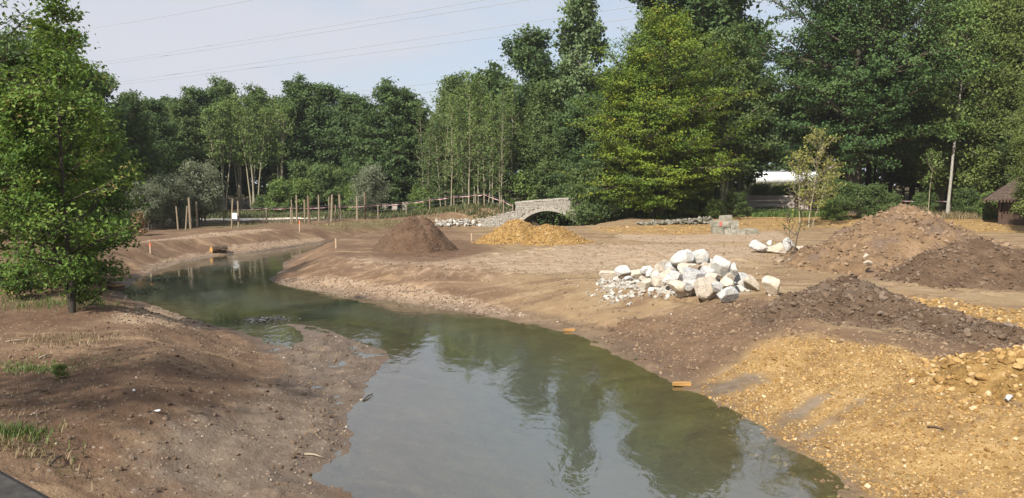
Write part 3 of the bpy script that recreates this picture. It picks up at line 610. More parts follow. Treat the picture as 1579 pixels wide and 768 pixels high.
for i in range(NV):
    t0, t1 = [a0 + (PI - 2 * a0) * (i + q) / NV for q in (.03, .97)]; mb = MB(); r1, r2 = Rr - .0, Rr + .24 + .03 * (i % 2)
    V = [(rr_ * math.cos(t_), y_, zc0 + rr_ * math.sin(t_)) for y_ in (-.11, .06) for rr_, t_ in ((r1, t0), (r2, t0), (r2, t1), (r1, t1))]
    mb.add(V, [(0,1,2,3), (7,6,5,4), (0,4,5,1), (1,5,6,2), (2,6,7,3), (3,7,4,0)]); mb.build('arch_stone', M_stone, br)
x = -2.5; k_ = 0
while x < 2.75:
    w = .5 + .12 * math.sin(k_ * 2.3); k_ += 1; zt = ptop(x + w / 2) - .01; mb = MB(); mb.box((0, 0, 0), (w - .02, .5, .11), 0, .012)
    o = mb.build('coping_stone', M_cop, br, False, (x + w / 2, .16, zt + .05)); o.rotation_euler.y = -math.atan2(ptop(x + w) - ptop(x), w); x += w
# wing wall running from the bridge down to the left bank
wl0, wl1 = at(799, 345, 54.9), at(742, 345, 56.6); wl = thing('retaining_wall', 'pale rubble-stone wing wall sloping down left of the bridge arch', 'wall', (wl1[0], wl1[1], 0), math.atan2(wl0[1] - wl1[1], wl0[0] - wl1[0]))
WLn = math.hypot(wl0[0] - wl1[0], wl0[1] - wl1[1]); wtop = lambda x: .85 + .78 * min(max(x / WLn, 0), 1)
mb = MB(); mb.add([(0, 0, -.6), (WLn, 0, -.6), (WLn, 0, wtop(WLn)), (0, 0, wtop(0)), (0, .4, -.6), (WLn, .4, -.6), (WLn, .4, wtop(WLn)), (0, .4, wtop(0))], [(0,1,2,3), (5,4,7,6), (3,2,6,7), (0,3,7,4), (1,5,6,2)]); mb.build('wall_core', M_mortar, wl)
mb = MB(); stone_face(mb, 0, WLn, -.4, lambda x: wtop(x) + .03, 0, .12, .22, 9, None, .05, .014); tag(mb.build('facing_stone', M_stone, wl), kind='stuff')
# white riprap at the water's edge and rubble wall at the wood's edge
P = np.array([ground(rng.uniform(672, 756), 340 + 9 * rng.uniform(0, 1) ** .7)[:2] for _ in range(130)]); Q, _ = on_land(P, zmin=-1); Q[:, 2] = np.maximum(Q[:, 2], 0) + .04
stones('riprap', Q, sizes(len(Q), .07, .22, 1.5), ICO[1], M_wstone)
g0, g1 = ground(985, 348), ground(1100, 345); rw = thing('rubble_wall', 'low crumbling grey rubble-stone wall along the foot of the yellow-green tree', 'wall', (0, 0, 0))
n_ = 320; tt = rng.uniform(0, 1, n_); lay = rng.uniform(0, 1, n_); P = g0[None] * (1 - tt[:, None]) + g1[None] * tt[:, None]; P[:, 1] += rng.normal(.3, .18, n_); P[:, 2] = H(P[:, 0], P[:, 1]) + .02 + lay * (.12 + .26 * tt)
M_gstone = stone_mat('grey_rubble', [(0, (.10, .095, .065)), (.6, (.22, .205, .165)), (1, (.34, .32, .28))])
stones('rubble_stone', P, sizes(n_, .06, .15, 1.3), ICO[1], M_gstone, rw)
# stepped remnant of squared blocks with a red paint mark
g = ground(1130, 361); rem = thing('masonry_remnant', 'stepped remnant of mossy squared stone blocks with a red paint mark', 'masonry', (g[0], g[1], g[2]), .08); k_ = g[1] / F
def blk(x, z, w, h, y, dep, mat, nm='stone_block'):
    mb = MB(); mb.box((0, 0, 0), (w * k_, dep, h * k_), 0, .035); return mb.build(nm, mat, rem, False, ((x + w / 2 - 1130) * k_, y, (361 - z - h / 2) * k_ * -1 * -1))
M_blk = simple('mossy_block', (.16, .155, .11), (.42, .39, .33), 3, .95, .7, .03, False)
for i, (x, ytop, w, h, y) in enumerate([(1113,354,17,8,-.25),(1130,353,15,8,-.22),(1146,353,20,8,-.2),(1100,341,12,9,.25),(1113,341,11,9,.22),(1125,340,14,9,.25),(1099,350,14,11,.15),(1114,349,12,6,.25),(1127,348,12,6,.25),
                                       (1106,361,14,5,-.35),(1121,361,12,5,-.33),(1134,361,18,4,-.3),(1122,333,16,7,1.2)]):
    b = blk(x, 0, w, h, y, .55, M_blk); b.location.z = (361 - ytop - h / 2) * k_
M_red = NT('red_paint'); M_red = M_red.done(M_red.pbr((.45, .13, .10), .8))
mb = MB(); mb.box((0, 0, 0), (.13, .012, .24), 0, .015); mb.build('paint_mark', M_red, rem, False, ((1110 - 1130) * k_, -.05, (361 - 345.5) * k_))
# far parapet wall and the pale tank behind the trees
M_pink = simple('pinkish_render', (.36, .30, .27), (.48, .41, .37), 1.5, .9, .2)
fa, fb = at(1153, 325, 63), at(1247, 325, 60); fw = thing('parapet_wall', 'pinkish rendered road parapet with coping and end pier beyond the grass verge', 'wall', (fa[0], fa[1], 0), math.atan2(fb[1] - fa[1], fb[0] - fa[0])); Lw = math.hypot(*(fb - fa)[:2])
mb = MB(); mb.box((Lw / 2, 0, 1.95), (Lw, .3, 1.1)); mb.build('wall_panel', M_pink, fw)
mb = MB(); mb.box((Lw / 2, 0, 2.56), (Lw + .1, .42, .12)); mb.build('coping', M_pink, fw)
for xx in (0, Lw - .9): mb = MB(); mb.box((xx, -.03, 1.95), (.32, .42, 1.46)); mb.build('pier', M_cop if xx == 0 else simple('rust_post', (.07, .045, .035), (.12, .08, .06)), fw)
M_white = NT('white_paint'); M_white = M_white.done(M_white.pbr(M_white.ramp(M_white.noise(M_white.pos(True, (1, 1, .3)), 2.0), [(.35, (.62, .63, .64)), (.6, (.78, .79, .80))]), .45, spec=.5))
M_grey = simple('grey_metal', (.22, .23, .24), (.34, .35, .36), 3, .6, .1)
ta, tb = at(1168, 281, 107), at(1256, 280, 105); cx_, L_ = (ta + tb) / 2, tb[0] - ta[0] + 1.5; tk = thing('storage_tank', 'long white rounded tank with grey fittings on top, glimpsed behind the trees', 'tank', (cx_[0], cx_[1], 0), -.02)
zt = CAMZ + (287 - 275) * 106 / F; mb = MB(); xx = np.array([-.5, -.485, -.46, .46, .485, .5]) * L_; mb.tube(np.column_stack([xx, 0 * xx, 0 * xx + zt]), np.array([.45, .82, .9, .9, .82, .45]), 20); mb.build('tank_shell', M_white, tk, True)
for xx in (-.3, -.05, .12, .33): mb = MB(); mb.tube([(xx * L_, 0, zt + .85), (xx * L_, 0, zt + 1.2)], .35, 10); mb.build('hatch', M_grey, tk)
mb = MB(); mb.box((0, -.35, zt + 1.0), (L_ * .86, .08, .06)); mb.box((0, .35, zt + 1.0), (L_ * .86, .08, .06)); mb.build('walkway_rail', M_grey, tk)
for xx in (-.38, -.13, .13, .38): mb = MB(); mb.box((xx * L_, 0, zt - 2.2), (.3, 1.2, 3.0)); mb.build('support', M_grey, tk)

# ------------------------------------------------------------------ shed on the right
sx0 = ground(1541, 346); sd_ = thing('shed', 'dark wooden shelter with wide pyramid roof of weathered brown shingles', 'shed', (sx0[0], sx0[1], sx0[2]), -.55); ks = sx0[1] / F
M_dkwood = simple('dark_stained_wood', (.05, .032, .022), (.09, .055, .038), 6, .8, .4, .01, True, (8, 8, 1))
M_roof = NT('weathered_shingles'); v = M_roof.pos(True); M_roof = M_roof.done(M_roof.pbr(M_roof.ramp(M_roof.noise(v, 3, 6, .7), [(.3, (.05, .034, .027)), (.55, (.085, .06, .048)), (.75, (.095, .09, .05))]), .95, M_roof.bump(M_roof.noise(v, 14), .6, .03)))
ev, ap, Wd, Dp = 37 * ks, 72 * ks * 1.08, 2.5, 2.4; x0, x1, y0, y1 = -.95, Wd + .95, -.8, Dp + .8; rx, ry = (x0 + x1) / 2, (y0 + y1) / 2
cs = [(x0, y0), (x1, y0), (x1, y1), (x0, y1)]; NR = 9
for q in range(4):                                                    # four slopes, each in overlapping shingle courses
    (ax, ay), (bx_, by_) = cs[q], cs[(q + 1) % 4]; mb = MB()
    for r_ in range(NR):
        f0, f1 = r_ / NR, min((r_ + 1.25) / NR, 1); ncol = max(int(18 * (1 - f0)), 2)
        for c_ in range(ncol):
            u0, u1 = c_ / ncol + .004, (c_ + 1) / ncol - .004; jz = random.uniform(-.012, .012)
            def pt(u, f, dz): X = ax + (bx_ - ax) * u; Y = ay + (by_ - ay) * u; return (X + (rx - X) * f, Y + (ry - Y) * f, ev + (ap - ev) * f + dz)
            V = [pt(u0, f0, .06 + jz), pt(u1, f0, .06 + jz), pt(u1, f1, .02), pt(u0, f1, .02), pt(u0, f0, .015), pt(u1, f0, .015)]
            mb.add(V, [(0,1,2,3), (4,5,1,0)])
    rf = mb.build('roof_slope', M_roof, sd_); rf['kind'] = 'stuff'
mb = MB(); mb.add([(x0, y0, ev), (x1, y0, ev), (x1, y1, ev), (x0, y1, ev), (rx, ry, ap)], [(0,1,4), (1,2,4), (2,3,4), (3,0,4), (3,2,1,0)]); mb.build('roof_deck', M_dkwood, sd_)
mb = MB(); mb.tube([(rx, ry, ap - .1), (rx, ry, ap + .25)], [.16, .03], 8); mb.build('finial', M_dkwood, sd_)
mb = MB(); mb.box((0, 0, 0), (.09, .03, .13)); tab = mb.build('eave_tab', M_roof, sd_, False, (x0 + .08, y0 - .02, ev - .06)); nx = int((x1 - x0) / .17)
for i in range(1, nx): o = tab.copy(); COL.objects.link(o); o.parent = sd_; o.location = (x0 + .08 + i * (x1 - x0 - .16) / (nx - 1), y0 - .02, ev - .06)
for i in range(1, 13): o = tab.copy(); COL.objects.link(o); o.parent = sd_; o.location = (x0 - .02, y0 + .1 + i * .3, ev - .06); o.rotation_euler.z = PI / 2
for (X, Y) in ((0, 0), (Wd, 0), (Wd, Dp), (0, Dp)): mb = MB(); mb.box((X, Y, ev / 2 - .1), (.17, .17, ev + .2)); mb.build('corner_post', M_dkwood, sd_)
for q in range(9): mb = MB(); mb.box((.02 + .0 * q, Dp * (q + .5) / 9 , ev / 2), (.035, Dp / 9 - .012, ev - .1)); mb.build('wall_plank', M_dkwood, sd_)
for q in range(10): mb = MB(); mb.box((.1 + Wd * (q + .5) / 10, Dp - .1, ev / 2), (Wd / 10 - .012, .035, ev - .1)); mb.build('wall_plank', M_dkwood, sd_)
for q in range(6): mb = MB(); mb.box((.12 + 2.3 * (q + .5) / 6, .05, ev / 2), (2.3 / 6 - .012, .03, ev - .15)); mb.build('wall_plank', M_dkwood, sd_)
mb = MB(); mb.box((Wd / 2, .05, .12), (Wd, .22, .42)); mb.build('plinth', M_dkwood, sd_)
for (X, Y, dx, dy) in ((-.05, 0, -.8, 0), (0, -.05, 0, -.65), (Wd, -.05, 0, -.65)): mb = MB(); mb.tube([(X, Y, ev - .75), (X + dx, Y + dy, ev - .03)], .06, 4); mb.build('eave_brace', M_dkwood, sd_)

# ------------------------------------------------------------------ fences, posts, stakes, tape
M_post = simple('weathered_post', (.20, .155, .105), (.33, .27, .19), 5, .9, .4, .01, True, (6, 6, 1))
M_post2 = simple('brown_post', (.13, .085, .06), (.24, .17, .12), 5, .9, .4, .01, True, (6, 6, 1))
M_wire = simple('fence_wire', (.12, .12, .11), (.2, .2, .19), 5, .6, .1)
M_tape = NT('barrier_tape'); v = M_tape.pos(); sp_ = M_tape.n('ShaderNodeSeparateXYZ', {0: v}).outputs[0]
M_tape = M_tape.done(M_tape.pbr(M_tape.mix(M_tape.math('GREATER_THAN', M_tape.math('FRACT', M_tape.math('MULTIPLY', sp_, 2.2)), .5), (.66, .52, .53), (.55, .24, .27)), .6))
def post(mb, x, y, z0, h, r, lean=(0, 0), n=8): mb.tube([(x, y, z0), (x + lean[0] * .5, y + lean[1] * .5, z0 + h * .5), (x + lean[0], y + lean[1], z0 + h)], [r * 1.08, r, r * .92], n)
def fence(name, label, pts, hp, htape, nw=3, hw=1.0, tape=True, r=.05, mat=M_post, slack=.05):
    """pts: (x,y,z) post feet"""
    o = thing(name, label, 'fence', pts[0]); p0 = np.array(pts[0])
    for i, p in enumerate(pts):
        q = np.array(p) - p0; mb = MB(); post(mb, q[0], q[1], q[2] - .3, hp * (.95 + .1 * ((i * 37) % 10) / 10) + .3, r, (.03 * math.sin(i * 5), 0)); mb.build('post', mat, o)
    A = [np.array(p) - p0 for p in pts]
    for w_ in range(nw):
        mb = MB(); mb.tube([a + [0, -.05, .12 + hw * w_ / max(nw - 1, 1)] for a in A], .011, 4); mb.build('wire_strand', M_wire, o)
    if tape:
        if tape is not True: A = A[tape[0]:tape[1]]
        V, Fc = [], []
        for a, b in zip(A[:-1], A[1:]):
            for s_ in np.linspace(0, 1, 7):
                c = a + (b - a) * s_ + np.array([0, -.075, htape - 4 * slack * s_ * (1 - s_)]); V += [c + [0, -.012 * math.sin(s_ * 9), .019], c + [0, .012 * math.sin(s_ * 9), -.019]]
        n_ = len(V) // 2; Fc = [(2 * i, 2 * i + 1, 2 * i + 3, 2 * i + 2) for i in range(n_ - 1)]; mb = MB(); mb.add(V, Fc)
        mb.add([v_ + np.array([0, .006, 0]) for v_ in V], [f[::-1] for f in Fc]); mb.build('warning_tape', M_tape, o)
    return o
def on(px, Y): p = at(px, 330, Y); return (p[0], Y, float(H(p[0], Y)))
fl = [on(px, Y) for px, Y in [(298,52.5),(345,52.7),(411,53.3),(448,54.2),(517,55.8),(583,57.5),(627,58.6),(663,59.2),(700,59.6),(733,59.6),(747,59.5),(777,58.9),(791,58.5)]]
fence('wire_fence', 'post and wire fence with red and white tape from the left bank to the bridge', fl, 1.15, 1.02)
mb = MB(); a = np.array(fl[-1]); b = np.array(fl[-2]); mb.tube([a + [0, 0, .85], b + [.1, 0, .05]], .035, 5); o = bpy.data.objects['wire_fence']
o2 = mb.build('diagonal_brace', M_post, o); o2.location = tuple(-np.array(fl[0]))
fr = [on(px, Y) for px, Y in [(905,54.5),(950,55),(1010,55.4),(1080,55.6),(1148,55.8),(1250,55.4),(1310,55.2),(1380,54.6),(1438,54.4),(1500,54),(1560,53.6),(1640,53),(1730,52.6)]]
fence('wire_fence', 'dark wire fence along the shaded wood edge on the right with faded tape', fr, 1.2, 1.12, 4, 1.0, (6, 10), .045, M_post2)
# tall bare stakes on the left bank; (px, foot py, top py, radius, lean px)
GS = 'tall bare stakes on the left bank'
for px, pb, ptp, r_, ln, lab in [(357,352,307,.055,3,'tall stake carrying the white notice, left one of that pair'), (368,352,310,.055,0,'tall stake just right of the white notice'),
    (275,354,318,.05,-2,'leaning stake among the grey-green shrubs, leftmost'), (286,355,318,.05,4,'tilted stake second from left among the grey-green shrubs'), (294,353,305,.075,-1,'thick stake in the grey-green shrubs'), (304,352,312,.06,0,'stake at the right edge of the grey-green shrubs'),
    (449,344,320,.045,0,'short thin stake left of the tall leaning one'), (452,343,308,.05,-2,'slim leaning stake left of the two tall ones'), (458,343,301,.065,0,'tall stake with the orange marker peg before it'), (470,343,308,.055,0,'slim stake between two tall ones'), (477,346,302,.09,-1,'stout tall stake with spreading root at the foot'), (492,342,301,.06,0,'straight tall stake standing by itself in mid row'),
    (507,342,304,.05,1,'slimmer stake of the close pair'), (511,342,300,.085,2,'thicker stake of the close pair'), (525,340,300,.085,-1,'stout stake right of the close pair'), (551,340,303,.075,0,'second stake from the right, with tape end'), (563,338,298,.065,0,'darkest stake at the right end of the row')]:
    g = ground(px, pb); k_ = g[1] / F; mb = MB(); post(mb, 0, 0, -.2, (pb - ptp) * k_ + .2, r_, (ln * k_, 0)); o = mb.build('wooden_stake', M_post2 if 'dark' in lab or 'root' in lab else M_post, None, False, tuple(g)); tag(o, lab, 'stake', GS)
g = ground(363, 352); k_ = g[1] / F; M_pap = NT('white_sheet'); M_pap = M_pap.done(M_pap.pbr((.78, .79, .80), .6)); mb = MB(); mb.box((0, 0, 0), (.31, .012, .36)); tag(mb.build('notice', M_pap, None, False, (g[0] + .0, g[1] - .08, g[2] + .78)), 'blank white notice sheet fixed between two stakes on the left bank', 'notice')
M_org = NT('orange_paint'); M_org = M_org.done(M_org.pbr((.75, .20, .09), .7)); M_peg = simple('pale_peg', (.42, .30, .20), (.55, .42, .30), 9, .85, .2)
for px, pb, ptp, lab, pt_ in [(232,391,375,'orange-topped marker peg on the bare left bank','o'), (462,358,341,'orange-topped marker peg in front of the tall stakes','o'), (518,383,368,'plain pale marker peg at the tip of the spit across the water',''), (682,373,361,'pale marker peg beside the brown soil mound',''), (727,371,360,'small pale marker peg left of the yellow gravel mound','')]:
    g = ground(px, pb); k_ = g[1] / F; h_ = (pb - ptp) * k_; t_ = thing('marker_peg', lab, 'peg', g, 0, 'survey marker pegs'); mb = MB(); mb.box((0, 0, h_ * .35 - .1), (.05, .05, h_ * .7 + .2)); mb.build('shaft', M_peg, t_)
    mb = MB(); mb.box((0, 0, h_ * .84), (.054, .054, h_ * .32)); mb.build('painted_top', M_org if pt_ else M_peg, t_)
# gate piers and pale gravel path beyond the fence
for px, pb, pt_, w_, m_, lab in [(595,330,320,9,M_pink,'low brownish gate pier left of the pale path'), (609,329,319,8,M_pink,'low brownish gate pier nearer to the path'), (625,331,318,7,M_cop,'pale stone gate pier at the path, left one'), (637,328,318,6,M_cop,'pale stone gate pier at the path, right one')]:
    Y = 66 if px > 600 else 67; p = at(px, pb, Y); k_ = Y / F; z0 = float(H(p[0], Y)); t_ = thing('gate_pier', lab, 'pier', (p[0], Y, z0), 0, 'gate piers by the path'); hh = (pb - pt_) * k_ + .15; mb = MB(); mb.box((0, 0, hh / 2 - .1), (w_ * k_, w_ * k_, hh + .2), 0, .01); mb.build('pillar_shaft', m_, t_); mb = MB(); mb.box((0, 0, hh + .04), (w_ * k_ * 1.2, w_ * k_ * 1.2, .09)); mb.build('cap', m_, t_)
M_path = simple('pale_gravel', (.50, .45, .37), (.66, .60, .50), 3, .95, .4, .02, False)
def ribbon(name, ctr, wid, mat, lift=.03):
    ctr = np.array(ctr, float); s_ = np.linspace(0, len(ctr) - 1, 90); i0 = np.clip(s_.astype(int), 0, len(ctr) - 2); f_ = (s_ - i0)[:, None]; c = ctr[i0] * (1 - f_) + ctr[i0 + 1] * f_
    tg = np.gradient(c, axis=0); tg /= np.linalg.norm(tg, axis=1)[:, None]; nn = np.column_stack([-tg[:, 1], tg[:, 0]]); V = []
    for q in np.linspace(-1, 1, 7): P_ = c + nn * wid * q; V.append(np.column_stack([P_, H(P_[:, 0], P_[:, 1]) + lift + .05 * (1 - abs(q)) - .06 * (abs(q) > .99)]))
    V = np.array(V); nn_, m_ = V.shape[:2]; a, b = np.meshgrid(np.arange(nn_ - 1), np.arange(m_ - 1), indexing='ij'); q0 = a * m_ + b
    return tag(link(name, mesh_np(name, V.reshape(-1, 3), np.stack([q0, q0 + 1, q0 + m_ + 1, q0 + m_], -1).reshape(-1, 4), mat, True)), kind='structure')
ribbon('gravel_path', [on(px, Y)[:2] for px, Y in [(180,57),(300,56.6),(420,57.2),(500,58.6),(560,60.5),(600,62.5),(640,65),(700,64),(760,64.2)]], .75, M_path)
ribbon('gravel_path', [on(px, Y)[:2] for px, Y in [(606,62.5),(622,66.5),(632,71),(628,78)]], 1.2, M_path, .05)
# ------------------------------------------------------------------ the parapet at the photographer's side
M_para = simple('dark_weathered_coping', (.026, .024, .022), (.065, .06, .055), 14, .85, .6, .01, False)
e0, e1 = onz(-4, 713, 2.62), onz(104, 770, 2.62); u_ = (e1 - e0)[:2]; u_ /= np.linalg.norm(u_); pr = thing('bridge_parapet', 'dark weathered parapet corner of the near bridge at the bottom left', 'parapet', (e0[0], e0[1], 0), math.atan2(u_[1], u_[0]))
mb = MB()
prof_ = [(-.0, 2.50), (-.0, 2.60), (-.03, 2.62), (-.37, 2.62), (-.40, 2.60), (-.40, 2.50)]
for xa, xb in ((-2.6, -1.41), (-1.4, -.21), (-.2, 1.2), (1.21, 2.4)):
    mb = MB(); V = [(xx, yy, zz) for xx in (xa, xb) for yy, zz in prof_]; n_ = len(prof_); mb.add(V, [tuple(range(n_)), tuple(range(n_, 2 * n_))[::-1]] + [(i, i + n_, (i + 1) % n_ + n_, (i + 1) % n_) for i in range(n_)]); mb.build('coping_slab', M_para, pr)
mb = MB(); mb.box((-.1, -.2, 1.1), (5.0, .32, 2.8)); mb.build('parapet_wall', M_mortar, pr)
# ------------------------------------------------------------------ cut timbers and the log at the water
M_cut = simple('fresh_sawn_wood', (.38, .20, .06), (.52, .30, .11), 7, .8, .3, .01, True, (3, 3, 1)); M_bark = simple('wet_bark', (.06, .042, .03), (.13, .09, .06), 9, .9, .8, .03)
for px, py, w_, th_, rz, lab in [(1051,596,28,4.2,-.02,'freshly cut orange timber block lying at the right water edge'), (878,511,17,2.6,.12,'small orange timber offcut on the right bank by the water')]:
    g = ground(px, py); k_ = g[1] / F; mb = MB(); mb.box((0, 0, 0), (w_ * k_, .11, th_ * k_ * 1.1), 0, .008); mb.box((w_ * k_ * .12, .05, -.01), (w_ * k_ * .8, .14, th_ * k_ * .7), 0, .008); o = mb.build('timber_block', M_cut, None, False, tuple(g + [0, 0, max(.02, .035 - g[2])])); o.rotation_euler.z = rz; tag(o, lab, 'timber')
def log(px, py, L_, r_, rz, label, d=None, stub=False):
    g = ground(px, py); t_ = thing('cut_log', label, 'log', (g[0], g[1], max(g[2], .0) + r_ * .75), rz); xx = np.linspace(0, L_, 7); rr_ = r_ * (1 + .10 * np.sin(xx * 9)); mb = MB(); mb.tube(np.column_stack([xx * 0 + .02 * np.sin(xx * 5), xx, xx * .05]), rr_, 12, False); mb.build('bark', M_bark, t_, True)
    mb = MB(); mb.tube([(0, -.012, 0), (0, .004, 0)], r_ * .97, 14); mb.build('cut_face', M_cut, t_)
    mb = MB(); mb.tube([(0, L_ - .004, L_ * .05), (0, L_ + .012, L_ * .05)], r_ * .95, 14); mb.build('cut_face', M_bark, t_)
    if stub:
        for q in range(3): mb = MB(); mb.tube([(r_ * .3, .25 + .2 * q, 0), (r_ * 1.5 + .25, .3 + .2 * q, .12 - .1 * q)], [.05, .02], 6); mb.build('branch_stub', M_bark, t_)
log(326, 390, .75, .17, -.75, 'bark-covered log with bright sawn end at the far left water edge', stub=True)
g = ground(178, 447); st = thing('tree_stump', 'cut stump with orange top at the water edge behind the slender tree', 'stump', g, .2); mb = MB(); mb.tube([(0, 0, -.25), (0, 0, .0), (.02, 0, .14)], [.34, .27, .24], 12, False); mb.build('bark', M_bark, st, True); mb = MB(); mb.tube([(.02, 0, .135), (.02, 0, .15)], [.235, .235], 14); mb.build('cut_face', M_cut, st); mb = MB(); mb.tube([(-.2, -.05, .1), (-.5, -.1, .06)], [.08, .05], 7); mb.build('root', M_cut, st)
# small litter: two white scraps, sticks
M_scrap = NT('white_scrap'); M_scrap = M_scrap.done(M_scrap.pbr((.72, .74, .76), .6))
for px, py, w_, lab in [(243,637,11,'crumpled white scrap on the left bank'), (207,605,5,'small white chip on the left bank')]:
    g = ground(px, py); k_ = g[1] / F; P_, Fc = rock_mesh(int(px), w_ * k_, .05, .03, 2, 8, .09); tag(link('paper_scrap', mesh_np('paper_scrap', P_, Fc, M_scrap), None, g + [0, 0, .02]), lab, 'litter')
M_stick = simple('dry_stick', (.22, .17, .12), (.42, .35, .26), 8, .9, .3); M_dstick = simple('dark_stick', (.06, .045, .035), (.12, .09, .07), 8, .9, .3)
for px, py, px2, py2, m_, lab in [(470,702,500,709,M_stick,'pale peeled stick on the mud at the bottom'), (76,722,96,706,M_dstick,'dark short stick near the parapet corner'), (60,554,80,548,M_stick,'thin pale stick lying by the grass tuft'), (1430,662,1455,664,M_dstick,'dark bent twig on the yellow gravel'), (40,526,8,528,M_stick,'flat pale stick left of the grass tuft'), (560,620,575,612,M_dstick,'dark twig at the edge of the mud spit')]:
    a, b = ground(px, py), ground(px2, py2); m = (a + b) / 2 + [0, 0, .03]; mb = MB(); mb.tube([a + [0, 0, .012] - a, m - a, b + [0, 0, .012] - a], [.014, .012, .006], 6); tag(mb.build('stick', m_, None, True, tuple(a)), lab, 'stick')
# ------------------------------------------------------------------ power cables
M_cab = NT('cable'); M_cab = M_cab.done(M_cab.pbr((.30, .31, .33), .6))
for (xa, ya, da), (xb, yb, db), lab in [((190,92,170),(735,0,110),'upper power cable of the higher pair across the sky'), ((190,96,170),(800,0,110),'lower power cable of the higher pair across the sky'),
    ((200,125,175),(995,5,105),'upper power cable of the middle pair, passing behind the poplar'), ((200,129,175),(1000,23,105),'lower power cable of the middle pair, passing behind the poplar'),
    ((530,143,170),(800,111,130),'upper power cable of the low pair just above the trees'), ((560,151,170),(800,126,130),'lower power cable of the low pair just above the trees'), ((150,43,170),(380,0,130),'faint highest power cable at the upper left')]:
    A, B = at(xa, ya, da), at(xb, yb, db); D = B - A; A2, B2 = A - D * .6, B + D * 1.0; s_ = np.linspace(0, 1, 26)[:, None]; P_ = A2 + (B2 - A2) * s_; P_[:, 2] -= 4 * 1.2 * (s_ * (1 - s_))[:, 0] - 4 * 1.2 * .2
    mb = MB(); mb.tube(P_ - A2, .042, 5); tag(mb.build('power_cable', M_cab, None, True, tuple(A2)), lab, 'cable', 'power cables overhead')
# ------------------------------------------------------------------ trees
def leaf_mat(name, stops, trans=.28, rough=.62):
    t = NT(name); c = t.ramp(t.attr('tone'), stops)
    d = t.pbr(c, rough, None, .3)
    tr = t.n('ShaderNodeBsdfTranslucent', {0: t.mix(.5, c, (.16, .20, .03))}).outputs[0]
    return t.done(t.n('ShaderNodeMixShader', {0: trans, 1: d, 2: tr}).outputs[0])
def bark_mat(name, a, b, sc=6): return simple(name, a, b, sc, .92, .7, .02, True, (3, 3, .6))
B_brown = bark_mat('brown_bark', (.06, .048, .036), (.12, .10, .075)); B_pale = bark_mat('pale_bark', (.22, .19, .13), (.36, .33, .23)); B_birch = bark_mat('birch_bark', (.22, .205, .17), (.42, .40, .36)); B_grey = bark_mat('grey_bark', (.12, .11, .09), (.22, .20, .16)); B_dark = bark_mat('dark_bark', (.035, .03, .022), (.07, .06, .045))
L_beech = leaf_mat('beech_leaf', [(0, (0.044, 0.096, 0.014)), (.45, (0.125, 0.200, 0.020)), (.85, (0.214, 0.264, 0.022)), (1, (0.309, 0.273, 0.029))])
L_maple = leaf_mat('maple_leaf', [(0, (.03, .07, .022)), (.5, (.068, .132, .038)), (1, (.118, .185, .056))], .3)
L_poplar = leaf_mat('poplar_leaf', [(0, (.055, .10, .035)), (.5, (.115, .175, .065)), (1, (.19, .25, .12))], .32)
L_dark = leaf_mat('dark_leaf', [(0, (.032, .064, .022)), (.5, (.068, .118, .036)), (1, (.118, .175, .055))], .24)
L_mid = leaf_mat('mid_green_leaf', [(0, (.042, .08, .024)), (.5, (.095, .145, .042)), (1, (.15, .2, .065))], .3)
L_lite = leaf_mat('light_green_leaf', [(0, (0.067, 0.122, 0.026)), (.5, (0.125, 0.194, 0.044)), (1, (0.206, 0.265, 0.081))])
L_fresh = leaf_mat('fresh_leaf', [(0, (.06, .10, .02)), (.5, (.12, .165, .036)), (1, (.19, .23, .065))], .34)
L_oak = leaf_mat('bright_leaf', [(0, (0.048, 0.112, 0.019)), (.5, (0.112, 0.200, 0.030)), (.93, (0.208, 0.288, 0.058)), (1, (0.320, 0.240, 0.100))], .35)
L_willow = leaf_mat('grey_green_leaf', [(0, (.10, .125, .07)), (.5, (.19, .22, .135)), (1, (.28, .30, .21))], .3)
L_yellow = leaf_mat('yellowing_leaf', [(0, (0.128, 0.154, 0.032)), (.5, (0.256, 0.256, 0.064)), (1, (0.400, 0.346, 0.115))])
L_rust = leaf_mat('withered_leaf', [(0, (0.179, 0.102, 0.051)), (.6, (0.333, 0.205, 0.115)), (1, (0.400, 0.333, 0.205))])
def leaves_mesh(name, P, size, mat, tone, up=.7, r=None, asp=.62, out=None):
    """one kite-shaped folded leaf per point"""
    n = len(P); r = r or np.random.default_rng(1)
    N = r.normal(0, 1, (n, 3)); N[:, 2] = np.abs(N[:, 2]) * .6 + up
    if out is not None: N += out
    N /= np.linalg.norm(N, axis=1)[:, None]
    A = r.normal(0, 1, (n, 3)); A -= N * (A * N).sum(1)[:, None]; A /= np.linalg.norm(A, axis=1)[:, None] + 1e-9; Bv = np.cross(N, A)
    s = (size * r.uniform(.45, 1.5, n))[:, None]; w = s * asp
    V = np.stack([P - A * s * .5, P + Bv * w * .5 + A * s * .05 + N * s * .10, P + A * s * .5 - N * s * .12, P - Bv * w * .5 + A * s * .05 + N * s * .10], 1).reshape(-1, 3)
    Fc = np.arange(n * 4).reshape(-1, 4)
    return mesh_np(name, V, Fc, mat, False, {'tone': ('FACE', np.clip(tone, 0, 1))})
def branch(p, d, L, n, r, bend, wig):
    P = [p]; d = d / np.linalg.norm(d)
    for i in range(n):
        d = d + np.array([0, 0, bend / n]) + r.normal(0, wig, 3); d /= np.linalg.norm(d); P.append(P[-1] + d * L / n)
    return np.array(P)
